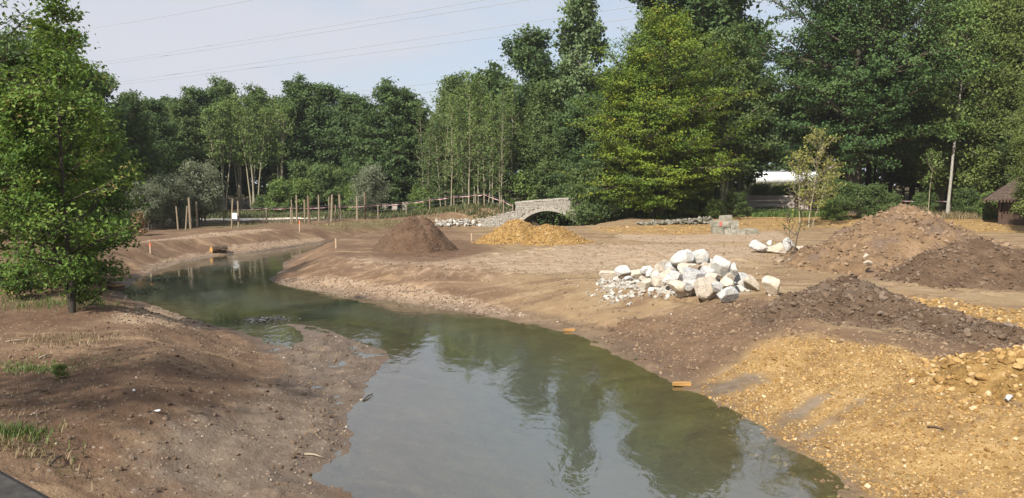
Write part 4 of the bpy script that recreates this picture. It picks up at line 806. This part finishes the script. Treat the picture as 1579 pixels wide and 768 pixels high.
PROF = {'round': lambda t: math.sqrt(max(1 - ((t - .38) / .64) ** 2, .02)), 'cone': lambda t: max(1.05 - t, .08) ** .8, 'column': lambda t: .45 + .55 * math.sin(PI * min(t * .9 + .12, 1)),
        'beech': lambda t: math.sqrt(max(1 - max(t - .22, 0) ** 2 / .66, .03)) * min(1, .68 + t * 1.5), 'vase': lambda t: .35 + .75 * math.sin(PI * min(.15 + t * .78, 1)), 'taper': lambda t: (1.0 - .80 * t) * min(1, .6 + t * 2), 'top': lambda t: max(.15, math.sin(PI * min(max(t, .02), .97)) ** .7)}
class Sk:
    def __init__(s): s.v, s.f, s.n = [], [], 0
    def tube(s, P, R, n): V, Fc = tube(P, R, n); s.v.append(V); s.f.append(Fc + s.n); s.n += len(V)
def grow(seed, H_, R, cb, prof, n1, n2, per2, leaf, lmat, bmat, up=(.1, 1.0), flat=.45, sig=.28, trunk=.2, bend=.15, wig=.05, stems=((0, 0, 0, 0, 1),), l2=.5, leafup=.7, tip=1.0, asp=.62, shell=0, branches=True):
    r = np.random.default_rng(seed); sk = Sk(); LP, LT, LO = [], [], []; pf = PROF[prof]
    for (sx, sy, lx, ly, hs) in stems:
        Hh = H_ * hs; nT = 10; zt = np.linspace(0, Hh * .97, nT + 1); q = zt / Hh
        T = np.column_stack([sx + lx * q + np.cumsum(r.normal(0, wig * Hh * .03, nT + 1)), sy + ly * q + np.cumsum(r.normal(0, wig * Hh * .03, nT + 1)), zt]); T[0, :2] = (sx, sy); T[0, 2] = -.3
        tr = trunk * hs * (1 - q * .93) ** .9; tr[0] *= 1.35; sk.tube(T, tr, 8)
        az0 = r.uniform(0, 2 * PI)
        for i in range(n1):
            t = (i + r.uniform(.1, .9)) / n1; z = (cb + (1 - cb) * t * .97) * Hh; f = np.interp(z, zt, np.arange(nT + 1)); k = min(int(f), nT - 1); p = T[k] + (T[k + 1] - T[k]) * (f - k)
            az = az0 + i * 2.39996 + r.normal(0, .35); el = up[0] + (up[1] - up[0]) * t + r.normal(0, .12); L1 = R * hs * pf(t) * r.uniform(.72, 1.12)
            d = np.array([math.cos(az) * math.cos(el), math.sin(az) * math.cos(el), math.sin(el)]); B = branch(p, d, L1, 5, r, bend, wig * 1.5)
            r0 = min(np.interp(z, zt, tr) * .55, .03 + L1 * .02)
            if branches: sk.tube(B, np.linspace(r0, .012, 6), 5)
            ctone = r.uniform(.28, .72)
            for j in range(n2):
                s_ = .22 + .78 * (j + r.uniform(0, 1)) / n2; f = s_ * 5; k = min(int(f), 4); pb = B[k] + (B[k + 1] - B[k]) * (f - k); dd = B[k + 1] - B[k]; dd /= np.linalg.norm(dd) + 1e-9
                a = (1 if j % 2 else -1) * r.uniform(.45, 1.15); ca, sa = math.cos(a), math.sin(a); d2 = np.array([dd[0] * ca - dd[1] * sa, dd[0] * sa + dd[1] * ca, dd[2] * .6 + r.normal(0, .22)])
                L2 = (l2 * L1 * (1.12 - s_ * .75) + .12 * R * hs) * r.uniform(.7, 1.2); B2 = branch(pb, d2, L2, 3, r, bend * .6, wig * 1.5)
                if branches: sk.tube(B2, np.linspace(max(r0 * .4, .010), .006, 4), 3)
                m = max(int(per2 * r.uniform(.6, 1.4)), 2); ss = r.uniform(.1, 1.08, m) ** .8 * 3; kk = np.minimum(ss.astype(int), 2); c = B2[kk] + (B2[kk + 1] - B2[kk]) * (ss - kk)[:, None]
                sg = sig * (.6 + .5 * L2 / max(L1, .1)); LP.append(c + r.normal(0, 1, (m, 3)) * np.array([sg, sg, sg * flat])); ct = ctone + r.normal(0, .10); LT.append(ct + r.normal(0, .17, m)); 
                o_ = np.array([pb[0] - T[0, 0], pb[1] - T[0, 1], 0]); o_ /= np.linalg.norm(o_) + 1e-6; LO.append(np.tile(o_ * .8, (m, 1)))
    P = np.concatenate(LP); tone = np.concatenate(LT); O = np.concatenate(LO); ok = P[:, 2] > .05; P, tone, O = P[ok], tone[ok], O[ok]
    tm = mesh_np('trunk', np.concatenate(sk.v), np.concatenate(sk.f), bmat, True); cm = leaves_mesh('crown', P, leaf, lmat, tone, leafup, r, asp, O)
    return tm, cm
def plant(pr, x, y, label, sc=1.0, rz=0, group=None, cat='tree', name='tree', z=None, lean=0, parts=('trunk', 'crown'), szh=1.0):
    o = thing(name, label, cat, (x, y, float(H(x, y)) if z is None else z), rz, group); o.scale = (sc, sc, sc * szh); o.rotation_euler.x = lean
    link(parts[0], pr[0], o); link(parts[1], pr[1], o); return o
R_ = random.Random(5)
def atx(px, Y): return at(px, 300, Y)[0]
PR = {}
def coppice(seed, n, sp, lean): 
    q = random.Random(seed); return tuple((q.uniform(-sp, sp), q.uniform(-sp, sp), q.uniform(-lean, lean), q.uniform(-lean, lean), q.uniform(.75, 1.0)) for _ in range(n))
PR['beech'] = grow(11, 13.8, 6.9, .10, 'beech', 66, 11, 74, .165, L_beech, B_brown, (.06, 1.1), .22, .34, .34, .08, .05, ((0, 0, .3, 0, 1), (-.5, .2, -1.8, .5, .72), (.5, .1, 1.6, -.3, .66)), .42, 1.1)
PR['maple'] = grow(12, 17.6, 7.6, .25, 'round', 74, 11, 92, .205, L_maple, B_brown, (.02, 1.15), .42, .36, .55, .2, .05, ((0, 0, .2, 0, 1), (.8, .3, 2.0, 0, .8)), .45, .9)
PR['poplar'] = grow(13, 22, 3.1, .10, 'column', 62, 8, 46, .26, L_poplar, B_grey, (.5, 1.2), .8, .30, .33, .3, .04, ((0, 0, .2, 0, 1),), .5, .3, asp=.8)
PR['dark_a'] = grow(14, 13, 4.4, .10, 'round', 46, 9, 52, .27, L_dark, B_brown, (.0, 1.1), .55, .36, .26, .15, .05, ((0, 0, .3, .2, 1),), .5)
PR['dark_b'] = grow(15, 13, 3.6, .16, 'vase', 44, 9, 50, .27, L_dark, B_brown, (.2, 1.2), .6, .34, .25, .2, .06, ((0, 0, .2, .1, 1), (.5, .2, 1.2, .2, .88)), .5)
PR['mid_a'] = grow(16, 13, 3.4, .22, 'vase', 42, 8, 42, .25, L_mid, B_pale, (.35, 1.25), .7, .32, .20, .2, .06, ((0, 0, .3, 0, 1), (.4, .2, 1.0, .3, .92)), .5)
PR['alder'] = grow(17, 11.5, 4.1, .03, 'round', 52, 9, 50, .23, L_dark, B_grey, (-.1, 1.05), .45, .30, .2, .12, .06, ((0, 0, .2, 0, 1), (.6, .2, 1.4, .2, .93)), .5)
PR['ash'] = grow(18, 13, 2.2, .46, 'top', 18, 5, 12, .22, L_lite, B_pale, (.6, 1.25), .8, .30, .12, .25, .07, ((0, 0, .6, -.2, 1), (.25, -.1, -.7, -.5, .95), (-.2, -.2, -1.2, -.3, .9), (.35, -.2, 1.3, -.4, .92)), .55, .4)
PR['pole_a'] = grow(19, 13, 1.35, .24, 'column', 30, 4, 12, .19, L_lite, B_pale, (.5, 1.2), .9, .24, .085, .25, .10, ((0, 0, .3, 0, 1),), .6, .3)
PR['pole_b'] = grow(20, 13, 1.2, .10, 'column', 30, 4, 10, .19, L_mid, B_pale, (.5, 1.2), .9, .24, .075, .25, .12, ((0, 0, -.5, .2, 1), (.4, 0, .9, .1, .86)), .6, .3)
PR['willow'] = grow(21, 16, 3.0, .10, 'column', 60, 8, 40, .20, L_fresh, B_pale, (.4, 1.2), .8, .34, .15, .05, .07, ((0, 0, .3, 0, 1), (.5, .2, 1.0, .2, .95), (-.5, .2, -.7, .2, .9)), .5, .3, asp=.5)
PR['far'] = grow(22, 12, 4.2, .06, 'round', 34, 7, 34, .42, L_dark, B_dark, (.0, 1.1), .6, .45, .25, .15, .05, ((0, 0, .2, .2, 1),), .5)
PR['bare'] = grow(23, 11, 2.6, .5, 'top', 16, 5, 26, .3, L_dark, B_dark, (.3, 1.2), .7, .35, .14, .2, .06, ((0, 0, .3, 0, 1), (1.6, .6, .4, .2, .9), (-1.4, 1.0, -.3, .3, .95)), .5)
PR['bush'] = grow(24, 2.6, 1.5, .03, 'round', 22, 6, 26, .13, L_mid, B_brown, (.2, 1.2), .8, .16, .05, .2, .1, coppice(3, 3, .5, .6), .5, .5)
PR['bush_l'] = grow(25, 2.6, 1.4, .03, 'round', 22, 6, 24, .13, L_lite, B_brown, (.2, 1.2), .8, .16, .05, .2, .1, coppice(4, 3, .5, .6), .5, .5)
PR['willow_bush'] = grow(26, 2.6, 1.25, .16, 'vase', 18, 6, 22, .12, L_willow, B_grey, (.4, 1.2), .8, .15, .05, .15, .1, coppice(5, 4, .35, .5), .5, .3, asp=.4)
# --- the centre and right: single trees that can be named
zb = 1.25
plant(PR['beech'], atx(1016, 53), 53, 'broad yellow-green tree with layered branches right of the stone bridge', .86, .6, szh=1.02)
plant(PR['maple'], atx(1316, 57), 57, 'biggest dark green round-topped tree behind the yellowing sapling', 1.0, 1.1)
plant(PR['poplar'], atx(893, 63), 63, 'tall narrow poplar rising above the stone bridge, with pale leaves', 1.0, .4)
plant(PR['poplar'], atx(1012, 70), 70, 'tall poplar top showing behind the yellow-green tree', 1.02, 2.0)
plant(PR['dark_b'], atx(1075, 64), 64, 'tall dark tree directly behind the yellow-green tree, reaching out of the frame', 1.62, 1.0)
plant(PR['mid_a'], atx(1140, 66), 66, 'tall airy tree in the gap between the yellow-green tree and the biggest tree', 1.12, 2.5)
plant(PR['mid_a'], atx(1112, 57), 57, 'mid green tree with ivied trunk at the right side of the yellow-green tree', .95, .3)
plant(PR['dark_a'], atx(815, 68), 68, 'dark tree with pointed top left of the poplar', 1.06, .2, szh=1.05)
plant(PR['mid_a'], atx(842, 62), 62, 'yellowish green tree just left of the poplar, above the bridge parapet', .80, 1.4)
plant(PR['mid_a'], atx(862, 61), 61, 'leafy tree close behind the bridge parapet', .62, 4.4)
plant(PR['alder'], atx(925, 60), 60, 'dense tree filling the gap between poplar and yellow-green tree', .85, 3.4)
plant(PR['bush'], atx(909, 53.2), 53.2, 'ivy-covered bush swallowing the right end of the stone bridge', 1.15, .5, cat='bush', name='bush')
plant(PR['bush'], atx(921, 54.5), 54.5, 'second ivy bush right of the bridge end, darker and taller', 1.55, 2.5, cat='bush', name='bush')
plant(PR['alder'], atx(896, 57.5), 57.5, 'ivy-clad tree leaning over the right end of the bridge', .5, 1.5)
plant(PR['dark_a'], atx(1215, 118), 118, 'dark tree low behind the pale tank', 1.0, 2.2)
plant(PR['dark_b'], atx(1420, 62), 62, 'dark tree closing the gap right of the biggest tree', .95, 4.0)
b_ = grow(31, 14.5, 2.3, .40, 'top', 26, 6, 34, .2, L_lite, B_birch, (.4, 1.2), .8, .3, .115, .1, .05, ((0, 0, .8, 0, 1),), .5, .3)
plant(b_, atx(1462, 52.5), 52.5, 'birch with white trunk leaning slightly right of the biggest soil heap', 1.0, 0)
for i, (px, Y, s_, lab) in enumerate([(1478, 56, 1.05, 'light green multi-stemmed tree right behind the white birch trunk'), (1518, 54, 1.0, 'light green tree with many thin stems left of the shed'), (1556, 55, 1.1, 'light green tree rising behind the shed roof'),
        (1592, 52, 1.0, 'light green tree overhanging the shed at the right edge'), (1450, 60, 1.12, 'taller light green tree behind the birch'), (1535, 62, 1.2, 'tall light green tree farther back above the shed'), (1640, 56, 1.2, 'light green tree just outside the right edge behind the shed')]):
    plant(PR['willow'], atx(px, Y), Y, lab, s_, i * 1.3)
plant(PR['willow'], atx(1618, 41), 41, 'light green tree in front of the shed whose twigs hang over its roof', .55, 2.2)
plant(PR['mid_a'], atx(1600, 49), 49, 'yellowish tree hanging over the shed from the right edge', .62, .7)
# thin pale poles, left of the bridge
GP = 'thin pale stems left of the stone bridge'
for i, px in enumerate([652, 666, 676, 688, 697, 707, 716, 724, 735, 744, 752, 763, 772, 781, 790, 660, 730, 768]):
    Y = 60.5 + R_.uniform(0, 4.5); plant(PR['pole_a' if i % 3 else 'pole_b'], atx(px + R_.uniform(-3, 3), Y), Y, 'slender pale-stemmed tree in the close thicket left of the stone bridge', R_.uniform(.64, .83) * (.88 if px < 665 else 1), R_.uniform(0, 6), GP)
plant(PR['mid_a'], atx(700, 70), 70, 'taller dark-topped tree behind the thicket of pale stems, left one', .86, 1.0)
plant(PR['mid_a'], atx(752, 71), 71, 'taller dark-topped tree behind the thicket of pale stems, right one', .86, 3.0)
plant(PR['alder'], atx(597, 69), 69, 'dark spreading tree with foliage to the ground above the pale path', .92, .2)
plant(PR['alder'], atx(625, 72), 72, 'dark tree right behind the spreading one by the path', .86, 2.2)
# left wood
for px, Y, p_, s_, h_, lab in [(545, 74, 'dark_a', .98, 1.0, 'dark full tree behind the right half of the stake row'), (505, 76, 'dark_a', 1.08, 1.0, 'tallest dark tree behind the middle of the stake row'), (468, 75, 'dark_b', 1.10, 1.0, 'dark forked tree behind the left half of the stake row'),
        (430, 72, 'ash', 1.02, 1.0, 'pale forked tree with bare lower stem, first left of the dark trees'), (392, 70, 'ash', 1.0, 1.0, 'pale multi-stemmed tree behind the middle of the white path line'), (372, 72, 'ash', 1.03, 1.0, 'pale multi-stemmed tree above and right of the notice'), (342, 70, 'ash', .98, 1.0, 'pale forked tree rising from the shrubs left of the notice'),
        (350, 78, 'mid_a', 1.12, 1.0, 'full green tree behind the pale forked trees'), (400, 79, 'mid_a', 1.06, 1.0, 'green tree behind the pale stems, right of the full one'), (312, 76, 'dark_a', 1.05, 1.0, 'dark round tree above the grey-green shrubs'), (282, 72, 'mid_a', .92, 1.0, 'green tree with bare pale stems behind the grey-green shrubs'), (262, 77, 'dark_b', .95, 1.0, 'dark tree at the left end of the far wood'),
        (235, 66, 'dark_a', .72, 1.0, 'rounded tree at the left behind the slender young tree'), (205, 60, 'mid_a', .70, 1.0, 'green tree partly hidden by the slender young tree'), (150, 56, 'dark_a', .80, 1.0, 'dark tree behind the slender young tree, middle'), (90, 52, 'mid_a', .85, 1.0, 'green tree behind the slender young tree, at left'), (85, 66, 'poplar', .76, 1.0, 'pale pointed poplar top above the young tree at left'), (30, 50, 'dark_a', .9, 1.0, 'dark tree far left behind the nearest leaves')]:
    plant(PR[p_], atx(px, Y), Y, lab, s_ * (.80 if px > 250 else .95), R_.uniform(0, 6), szh=h_)
GB = 'bushes along the far side of the wire fence'
for px, Y, p_, s_, lab in [(432, 62, 'bush_l', 1.05, 'bright green bush behind the fence left of the stake row'), (452, 63, 'bush_l', 1.15, 'bright green bush at the left end of the stake row'), (500, 65, 'bush', 1.35, 'round dark green bush behind the middle of the stake row'), (480, 66, 'bush', 1.5, 'large dark green bush behind the stout tall stake'), (527, 66, 'bush', 1.4, 'dark green bush behind the stake right of the close pair'),
        (566, 60.5, 'willow_bush', 1.25, 'pale grey-green bush at the right end of the stake row'), (548, 63, 'bush_l', 1.0, 'low green bush between the last stakes'), (405, 64, 'bush', .55, 'low bush under the pale forked trees'), (650, 64, 'bush_l', .9, 'light bush at the left edge of the thicket of stems'), (690, 65, 'bush', .9, 'bush low inside the thicket, left'), (720, 65, 'bush_l', .95, 'bush low inside the thicket, middle'), (760, 64.5, 'bush', .95, 'bush low inside the thicket, right'),
        (820, 62, 'bush_l', 1.4, 'leafy bush behind the bridge parapet, left'), (850, 62, 'bush', 1.5, 'dark bush behind the bridge parapet, middle'), (878, 60.5, 'bush_l', 1.3, 'pale leafy bush behind the bridge parapet, right')]:
    plant(PR[p_], atx(px, Y), Y, lab, s_, R_.uniform(0, 6), GB, 'bush', 'bush')
for px, Y, s_, lab in [(258, 47.5, 1.0, 'grey-green willow shrub, left of the cluster on the left bank'), (276, 48.5, 1.1, 'grey-green willow shrub in the middle of the cluster'), (296, 49, .95, 'grey-green willow shrub behind the thick stake'), (306, 50, 1.35, 'tallest grey-green shrub, pointed, right of the cluster'), (236, 46, .8, 'low grey-green shrub beside the withered leaves'), (222, 45, .9, 'shrub with thin leaves nearest to the slender tree')]:
    plant(PR['willow_bush'], atx(px, Y), Y, lab, s_, R_.uniform(0, 6), 'grey-green shrubs on the left bank', 'shrub', 'shrub')
rust = grow(33, 1.5, .8, .2, 'round', 12, 4, 12, .16, L_rust, B_brown, (.2, 1.2), .8, .14, .03, .1, .1, coppice(6, 2, .2, .3), .5, .3)
plant(rust, atx(208, 40), 40, 'small shrub with withered pinkish brown leaves left of the grey-green shrubs', .7, 0, None, 'shrub', 'shrub')
# undergrowth right
GU = 'undergrowth along the shaded wood edge'
for px, Y, p_, s_, lab in [(955, 54, 'bush', .75, 'dark low bush left of the yellow-green tree trunk'), (985, 55, 'bush', .7, 'dark low bush under the yellow-green tree, second from left'), (1050, 53.5, 'bush', .55, 'ivy bush at the foot of the yellow-green tree'), (1082, 54.5, 'bush', .8, 'leafy bush round the ivied trunk'), (1105, 52.5, 'bush_l', .5, 'small leafy bush above the masonry remnant'), (1137, 54, 'bush', .6, 'dark bush left of the grass verge'), (1285, 50.5, 'bush_l', .55, 'light bush at the foot of the yellowing sapling'), (1292, 51.5, 'bush', .9, 'bush beside the biggest tree trunk, left'), (1340, 53, 'bush', .8, 'bush beside the biggest tree trunk, right'),
        (1370, 53, 'bush', .6, 'low bush behind the peak of the biggest soil heap'), (1425, 53.5, 'bush', .6, 'low bush left of the white birch trunk'), (1490, 53, 'bush', .7, 'bush right of the white birch trunk'), (1525, 52, 'bush_l', .7, 'bush at the left wall of the shed'), (1200, 70, 'bush_l', .75, 'bush on the bank under the pale tank, middle'), (1172, 72, 'bush', .75, 'bush on the bank under the left end of the pale tank'), (1218, 74, 'bush', .72, 'dark bush on the bank under the pale tank'), (1243, 72, 'bush_l', .75, 'bush on the bank under the right end of the pale tank')]:
    plant(PR[p_], atx(px, Y), Y, lab, s_, R_.uniform(0, 6), GU, 'bush', 'bush')
# dark depths: bare-trunked trees inside the wood and the wood behind
GD = 'dark trees deep inside the wood'
for i in range(20):
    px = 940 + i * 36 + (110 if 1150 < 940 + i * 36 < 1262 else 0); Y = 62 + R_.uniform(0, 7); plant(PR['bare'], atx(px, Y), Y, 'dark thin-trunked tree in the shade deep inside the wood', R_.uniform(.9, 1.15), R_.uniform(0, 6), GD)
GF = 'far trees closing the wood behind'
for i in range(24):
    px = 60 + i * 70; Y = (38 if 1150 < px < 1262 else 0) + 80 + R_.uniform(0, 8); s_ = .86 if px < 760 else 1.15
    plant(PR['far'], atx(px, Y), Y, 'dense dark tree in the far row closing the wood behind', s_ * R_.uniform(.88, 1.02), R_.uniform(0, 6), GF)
n_ = 26000; a = rng.uniform(-1.0, 1.0, n_); rr_ = rng.uniform(122, 132, n_); zz = rng.uniform(0, 1, n_) ** .8 * (10.5 + 3 * vn(a * 40, a * 0, 3)) + 2.2
tag(link('far_woods', leaves_mesh('far_woods', np.column_stack([rr_ * np.sin(a), rr_ * np.cos(a), zz]), .9, L_dark, rng.normal(.45, .2, n_), .3, rng)), kind='stuff')
# --- the near left
near = grow(47, 6.3, 1.75, .15, 'taper', 27, 8, 30, .08, L_oak, B_dark, (.15, 1.25), .6, .12, .055, .25, .14, ((0, 0, .22, .1, 1), (0, .05, -.9, .3, .68)), .55, .8)
g = ground(112, 483); plant(near, g[0], g[1], 'slender young tree with bright green leaves standing alone on the left bank', 1.0, .5)
edge = grow(42, 7.4, 2.5, .28, 'round', 24, 9, 34, .095, L_dark, B_dark, (.0, 1.0), .5, .16, .11, .1, .07, ((0, 0, .1, 0, 1),), .55, .8)
plant(edge, atx(-62, 20), 20, 'dark tree cut by the left edge whose branches reach over the sky', 1.18, 2.0)
second = grow(43, 5.6, 1.9, .06, 'round', 28, 9, 46, .12, L_oak, B_brown, (.0, 1.0), .55, .17, .09, .1, .08, ((0, 0, .1, 0, 1), (.4, .3, .6, 0, .85)), .55, .7)
plant(second, atx(138, 24.5), 24.5, 'leafy green tree close to the water right behind the slender young tree', .95, 2.6)
plant(second, atx(42, 21), 21, 'leafy green tree close behind the slender young tree, left', 1.08, 1.0)
plant(second, atx(92, 54), 54, 'leafy green tree behind the slender young tree, right', 2.0, 3.2)
plant(second, atx(90, 46), 46, 'leafy green tree farther behind the slender young tree', 1.95, 5.2)
plant(second, atx(-70, 36), 36, 'tree at the left edge low behind the others', 1.3, 2.2)
weed = grow(44, .75, .55, .05, 'vase', 10, 4, 10, .075, L_oak, B_brown, (.2, 1.1), .8, .08, .012, .1, .1, coppice(9, 3, .15, .3), .5, .6)
for px, py, s_, lab in [(70, 452, 1.1, 'low leafy weed left of the slender tree foot'), (40, 458, .9, 'low leafy weed at far left by the water'), (95, 446, 1.0, 'leafy shoots behind the slender tree foot'), (18, 462, .8, 'small weed at the left edge'), (128, 476, .9, 'sucker shoots at the foot of the slender tree'), (96, 585, .22, 'single small green sprout on the bare left bank')]:
    g = ground(px, py); plant(weed, g[0], g[1], lab, s_, R_.uniform(0, 6), 'weeds on the left bank', 'weed', 'weed', parts=('stem', 'leaf_spray'))
# shade trees that stand left of the frame
plant(edge, -10.6, 3.0, 'tree standing left of the frame whose shade falls on the left bank', 1.1, 1.0)
# saplings on the right
sap = grow(51, 5.6, 1.25, .30, 'vase', 20, 5, 9, .13, L_yellow, B_pale, (.5, 1.1), .8, .17, .045, .1, .12, ((0, 0, .7, 0, 1), (-.5, .1, -.3, 0, .78), (.3, .2, 1.3, .2, .7)), .6, .4)
g = ground(1232, 333); plant(sap, atx(1248, 46), 46.0, 'young tree with sparse yellowing leaves before the pinkish parapet', 1.0, 0)
sap2 = grow(52, 2.9, .8, .25, 'vase', 9, 3, 3, .075, L_yellow, B_brown, (.5, 1.1), .8, .12, .028, .1, .12, ((0, 0, .55, 0, 1), (0, 0, -.2, 0, .55)), .6, .4)
g = ground(1222, 402); plant(sap2, g[0], g[1], 'bare thin sapling with few leaves beside the broken white masonry', 1.0, 0)
yl = grow(53, 4.6, .9, .45, 'top', 12, 4, 10, .14, L_lite, B_pale, (.4, 1.1), .8, .2, .035, .1, .08, ((0, 0, .2, 0, 1),), .6, .4)
plant(yl, atx(1432, 52), 52, 'thin young tree with light leaves left of the white birch trunk', 1.0, 0)
dry = grow(54, 1.2, .7, .02, 'vase', 16, 5, 5, .08, L_rust, B_pale, (.5, 1.3), .8, .1, .012, .1, .1, coppice(12, 6, .3, .5), .6, .4, asp=.3)
plant(dry, atx(1396, 30), 30, 'dry grey weed clump on the crest behind the biggest soil heap', .9, 0, None, 'weed', 'weed', z=float(H(atx(1396, 30), 30)) + .5, parts=('stem', 'leaf_spray'))
# --- grass, reeds, floating weed
def blades(name, P, h, w, mat, lean=.4, seed=1):
    r = np.random.default_rng(seed); n = len(P); a = r.uniform(0, 2 * PI, n); hh = h * r.uniform(.5, 1.3, n); D = np.column_stack([np.cos(a), np.sin(a), 0 * a]); S_ = np.column_stack([-np.sin(a), np.cos(a), 0 * a]) * w
    m = P + D * (hh * lean * .4)[:, None] + np.array([0, 0, 1]) * (hh * .6)[:, None]; tp = P + D * (hh * lean)[:, None] + np.array([0, 0, 1]) * hh[:, None]
    V = np.stack([P - S_, P + S_, m + S_ * .7, m - S_ * .7, tp], 1).reshape(-1, 3); k = np.arange(n)[:, None] * 5
    Fc = np.concatenate([k + np.array([[0, 1, 2]]), k + np.array([[0, 2, 3]]), k + np.array([[3, 2, 4]])]); return tag(link(name, mesh_np(name, V, Fc, mat, False, {'tone': ('FACE', np.tile(r.uniform(0, 1, n), 3))})), kind='stuff')
L_grass = leaf_mat('grass_blade', [(0, (.05, .10, .02)), (.6, (.09, .16, .03)), (1, (.22, .20, .09))])
L_grassmix = leaf_mat('rough_grass', [(0, (.05, .07, .025)), (.5, (.10, .12, .045)), (1, (.22, .19, .10))])
L_dry = leaf_mat('dry_grass', [(0, (.16, .12, .06)), (.6, (.26, .20, .11)), (1, (.34, .28, .17))])
def tuft(px, py, n, sx, sy, h, seed, mat=None):
    g = ground(px, py); r = np.random.default_rng(seed); P = np.column_stack([g[0] + r.normal(0, sx, n), g[1] + r.normal(0, sy, n)]); blades('grass', np.column_stack([P, H(P[:, 0], P[:, 1])]), h, .006, mat or L_grass, .8, seed)
tuft(50, 570, 420, .34, .16, .06, 1); tuft(12, 673, 520, .26, .12, .10, 2); tuft(10, 690, 300, .4, .15, .10, 3, L_dry); tuft(110, 525, 500, .5, .3, .06, 4, L_dry); tuft(20, 560, 200, .5, .3, .05, 5, L_dry); tuft(70, 610, 260, .9, .45, .045, 21, L_dry); tuft(40, 650, 220, .5, .35, .05, 22, L_dry); tuft(90, 565, 140, .5, .3, .05, 23); tuft(150, 560, 120, .6, .3, .03, 24, L_dry); tuft(75, 470, 700, .9, .5, .14, 6); tuft(20, 440, 900, 1.2, .8, .22, 7, L_dry)
P = np.column_stack([rng.uniform(atx(300, 48), atx(670, 48), 9000), rng.uniform(48, 61, 9000)]); k = vn(P[:, 0] * .6, P[:, 1] * .6, 77) > .5; P = P[k & (P[:, 1] > 49.5)]; blades('grass', np.column_stack([P, H(P[:, 0], P[:, 1])]), .16, .014, L_dry, .6, 8)
P = np.column_stack([rng.uniform(atx(230, 57), atx(790, 63), 16000), rng.uniform(57.5, 66, 16000)]); blades('grass', np.column_stack([P, H(P[:, 0], P[:, 1])]), .38, .03, L_grassmix, .6, 9)
P = np.column_stack([rng.uniform(atx(1140, 57), atx(1250, 57), 9000), rng.uniform(53.5, 61.5, 9000)]); blades('grass', np.column_stack([P, H(P[:, 0], P[:, 1])]), .3, .025, L_grass, .6, 10)
P = np.column_stack([rng.uniform(22, 44, 9000), rng.uniform(64, 104, 9000)]); blades('grass', np.column_stack([P, H(P[:, 0], P[:, 1])]), .8, .06, L_grassmix, .6, 13)
P = np.column_stack([rng.uniform(atx(905, 54), atx(1700, 54), 16000), rng.uniform(50.5, 57, 16000)]); P = P[sdist(litter, P[:, 0], P[:, 1]) < -.2]; blades('ground_ivy', np.column_stack([P, H(P[:, 0], P[:, 1])]), .28, .05, L_dark, .9, 11)
P = np.column_stack([rng.uniform(atx(1395, 53), atx(1490, 53), 1800), rng.uniform(51, 53.5, 1800)]); blades('dry_grass', np.column_stack([P, H(P[:, 0], P[:, 1])]), .45, .018, L_dry, .5, 12)
def reeds(px, py, n, sp, h, label, seed):
    p = onz(px, py, 0); r = np.random.default_rng(seed); o = thing('reed_clump', label, 'water plant', (p[0], p[1], -.05))
    for q in range(n):
        a = r.uniform(-1, 1, 2) * sp; L_ = h * r.uniform(.5, 1.2); mb = MB(); mb.tube([(a[0], a[1], -.1), (a[0] + r.normal(0, .04), a[1], L_ * .6), (a[0] + r.normal(0, .12), a[1] + r.normal(0, .1), L_)], [.008, .007, .003], 4); mb.build('reed_stem', M_reed, o)
M_reed = simple('reed', (.10, .13, .04), (.18, .20, .07), 6, .8, .2)
reeds(352, 496, 14, .35, .32, 'thin reed stems standing in the shaded shallow by the left bank', 1); reeds(440, 522, 8, .25, .22, 'few reed stems at the mud spit', 2)
def float_weed(px, py, n, sx, sy, leaf, mat, label, seed):
    p = onz(px, py, 0); r = np.random.default_rng(seed); P = np.column_stack([r.normal(0, sx, n), r.normal(0, sy, n), r.uniform(.005, .05, n)]); me = leaves_mesh('floating_weed', P, leaf, mat, r.uniform(0, 1, n), 2.0, r); tag(link('floating_weed', me, None, (p[0], p[1], 0)), label, 'water plant')
float_weed(258, 430, 260, .38, .25, .12, L_willow, 'small raft of green water weed floating off the left bank', 1)
float_weed(410, 494, 500, .28, .16, .07, leaf_mat('grey_weed', [(0, (.08, .075, .08)), (1, (.20, .19, .20))]), 'greyish mat of weed just above the mud spit', 2)
float_weed(225, 447, 160, .30, .25, .07, L_willow, 'scattered pale weed leaves near the cut stump', 3); float_weed(205, 452, 120, .3, .2, .07, L_willow, 'pale weed leaves along the near left water edge', 4)
# ------------------------------------------------------------------ light summer haze over the whole place
HZ = NT('haze_air'); hv = HZ.n('ShaderNodeVolumePrincipled', {'Color': (.86, .91, .97, 1), 'Density': .0003, 'Anisotropy': .25})
HZ.t.links.new(hv.outputs[0], HZ.out.inputs['Volume'])
hb = MB(); hb.box((0, 0, 22), (1960, 1960, 56)); hz = hb.build('haze', HZ.m); hz['kind'] = 'stuff'
C.cycles.volume_bounces = 1
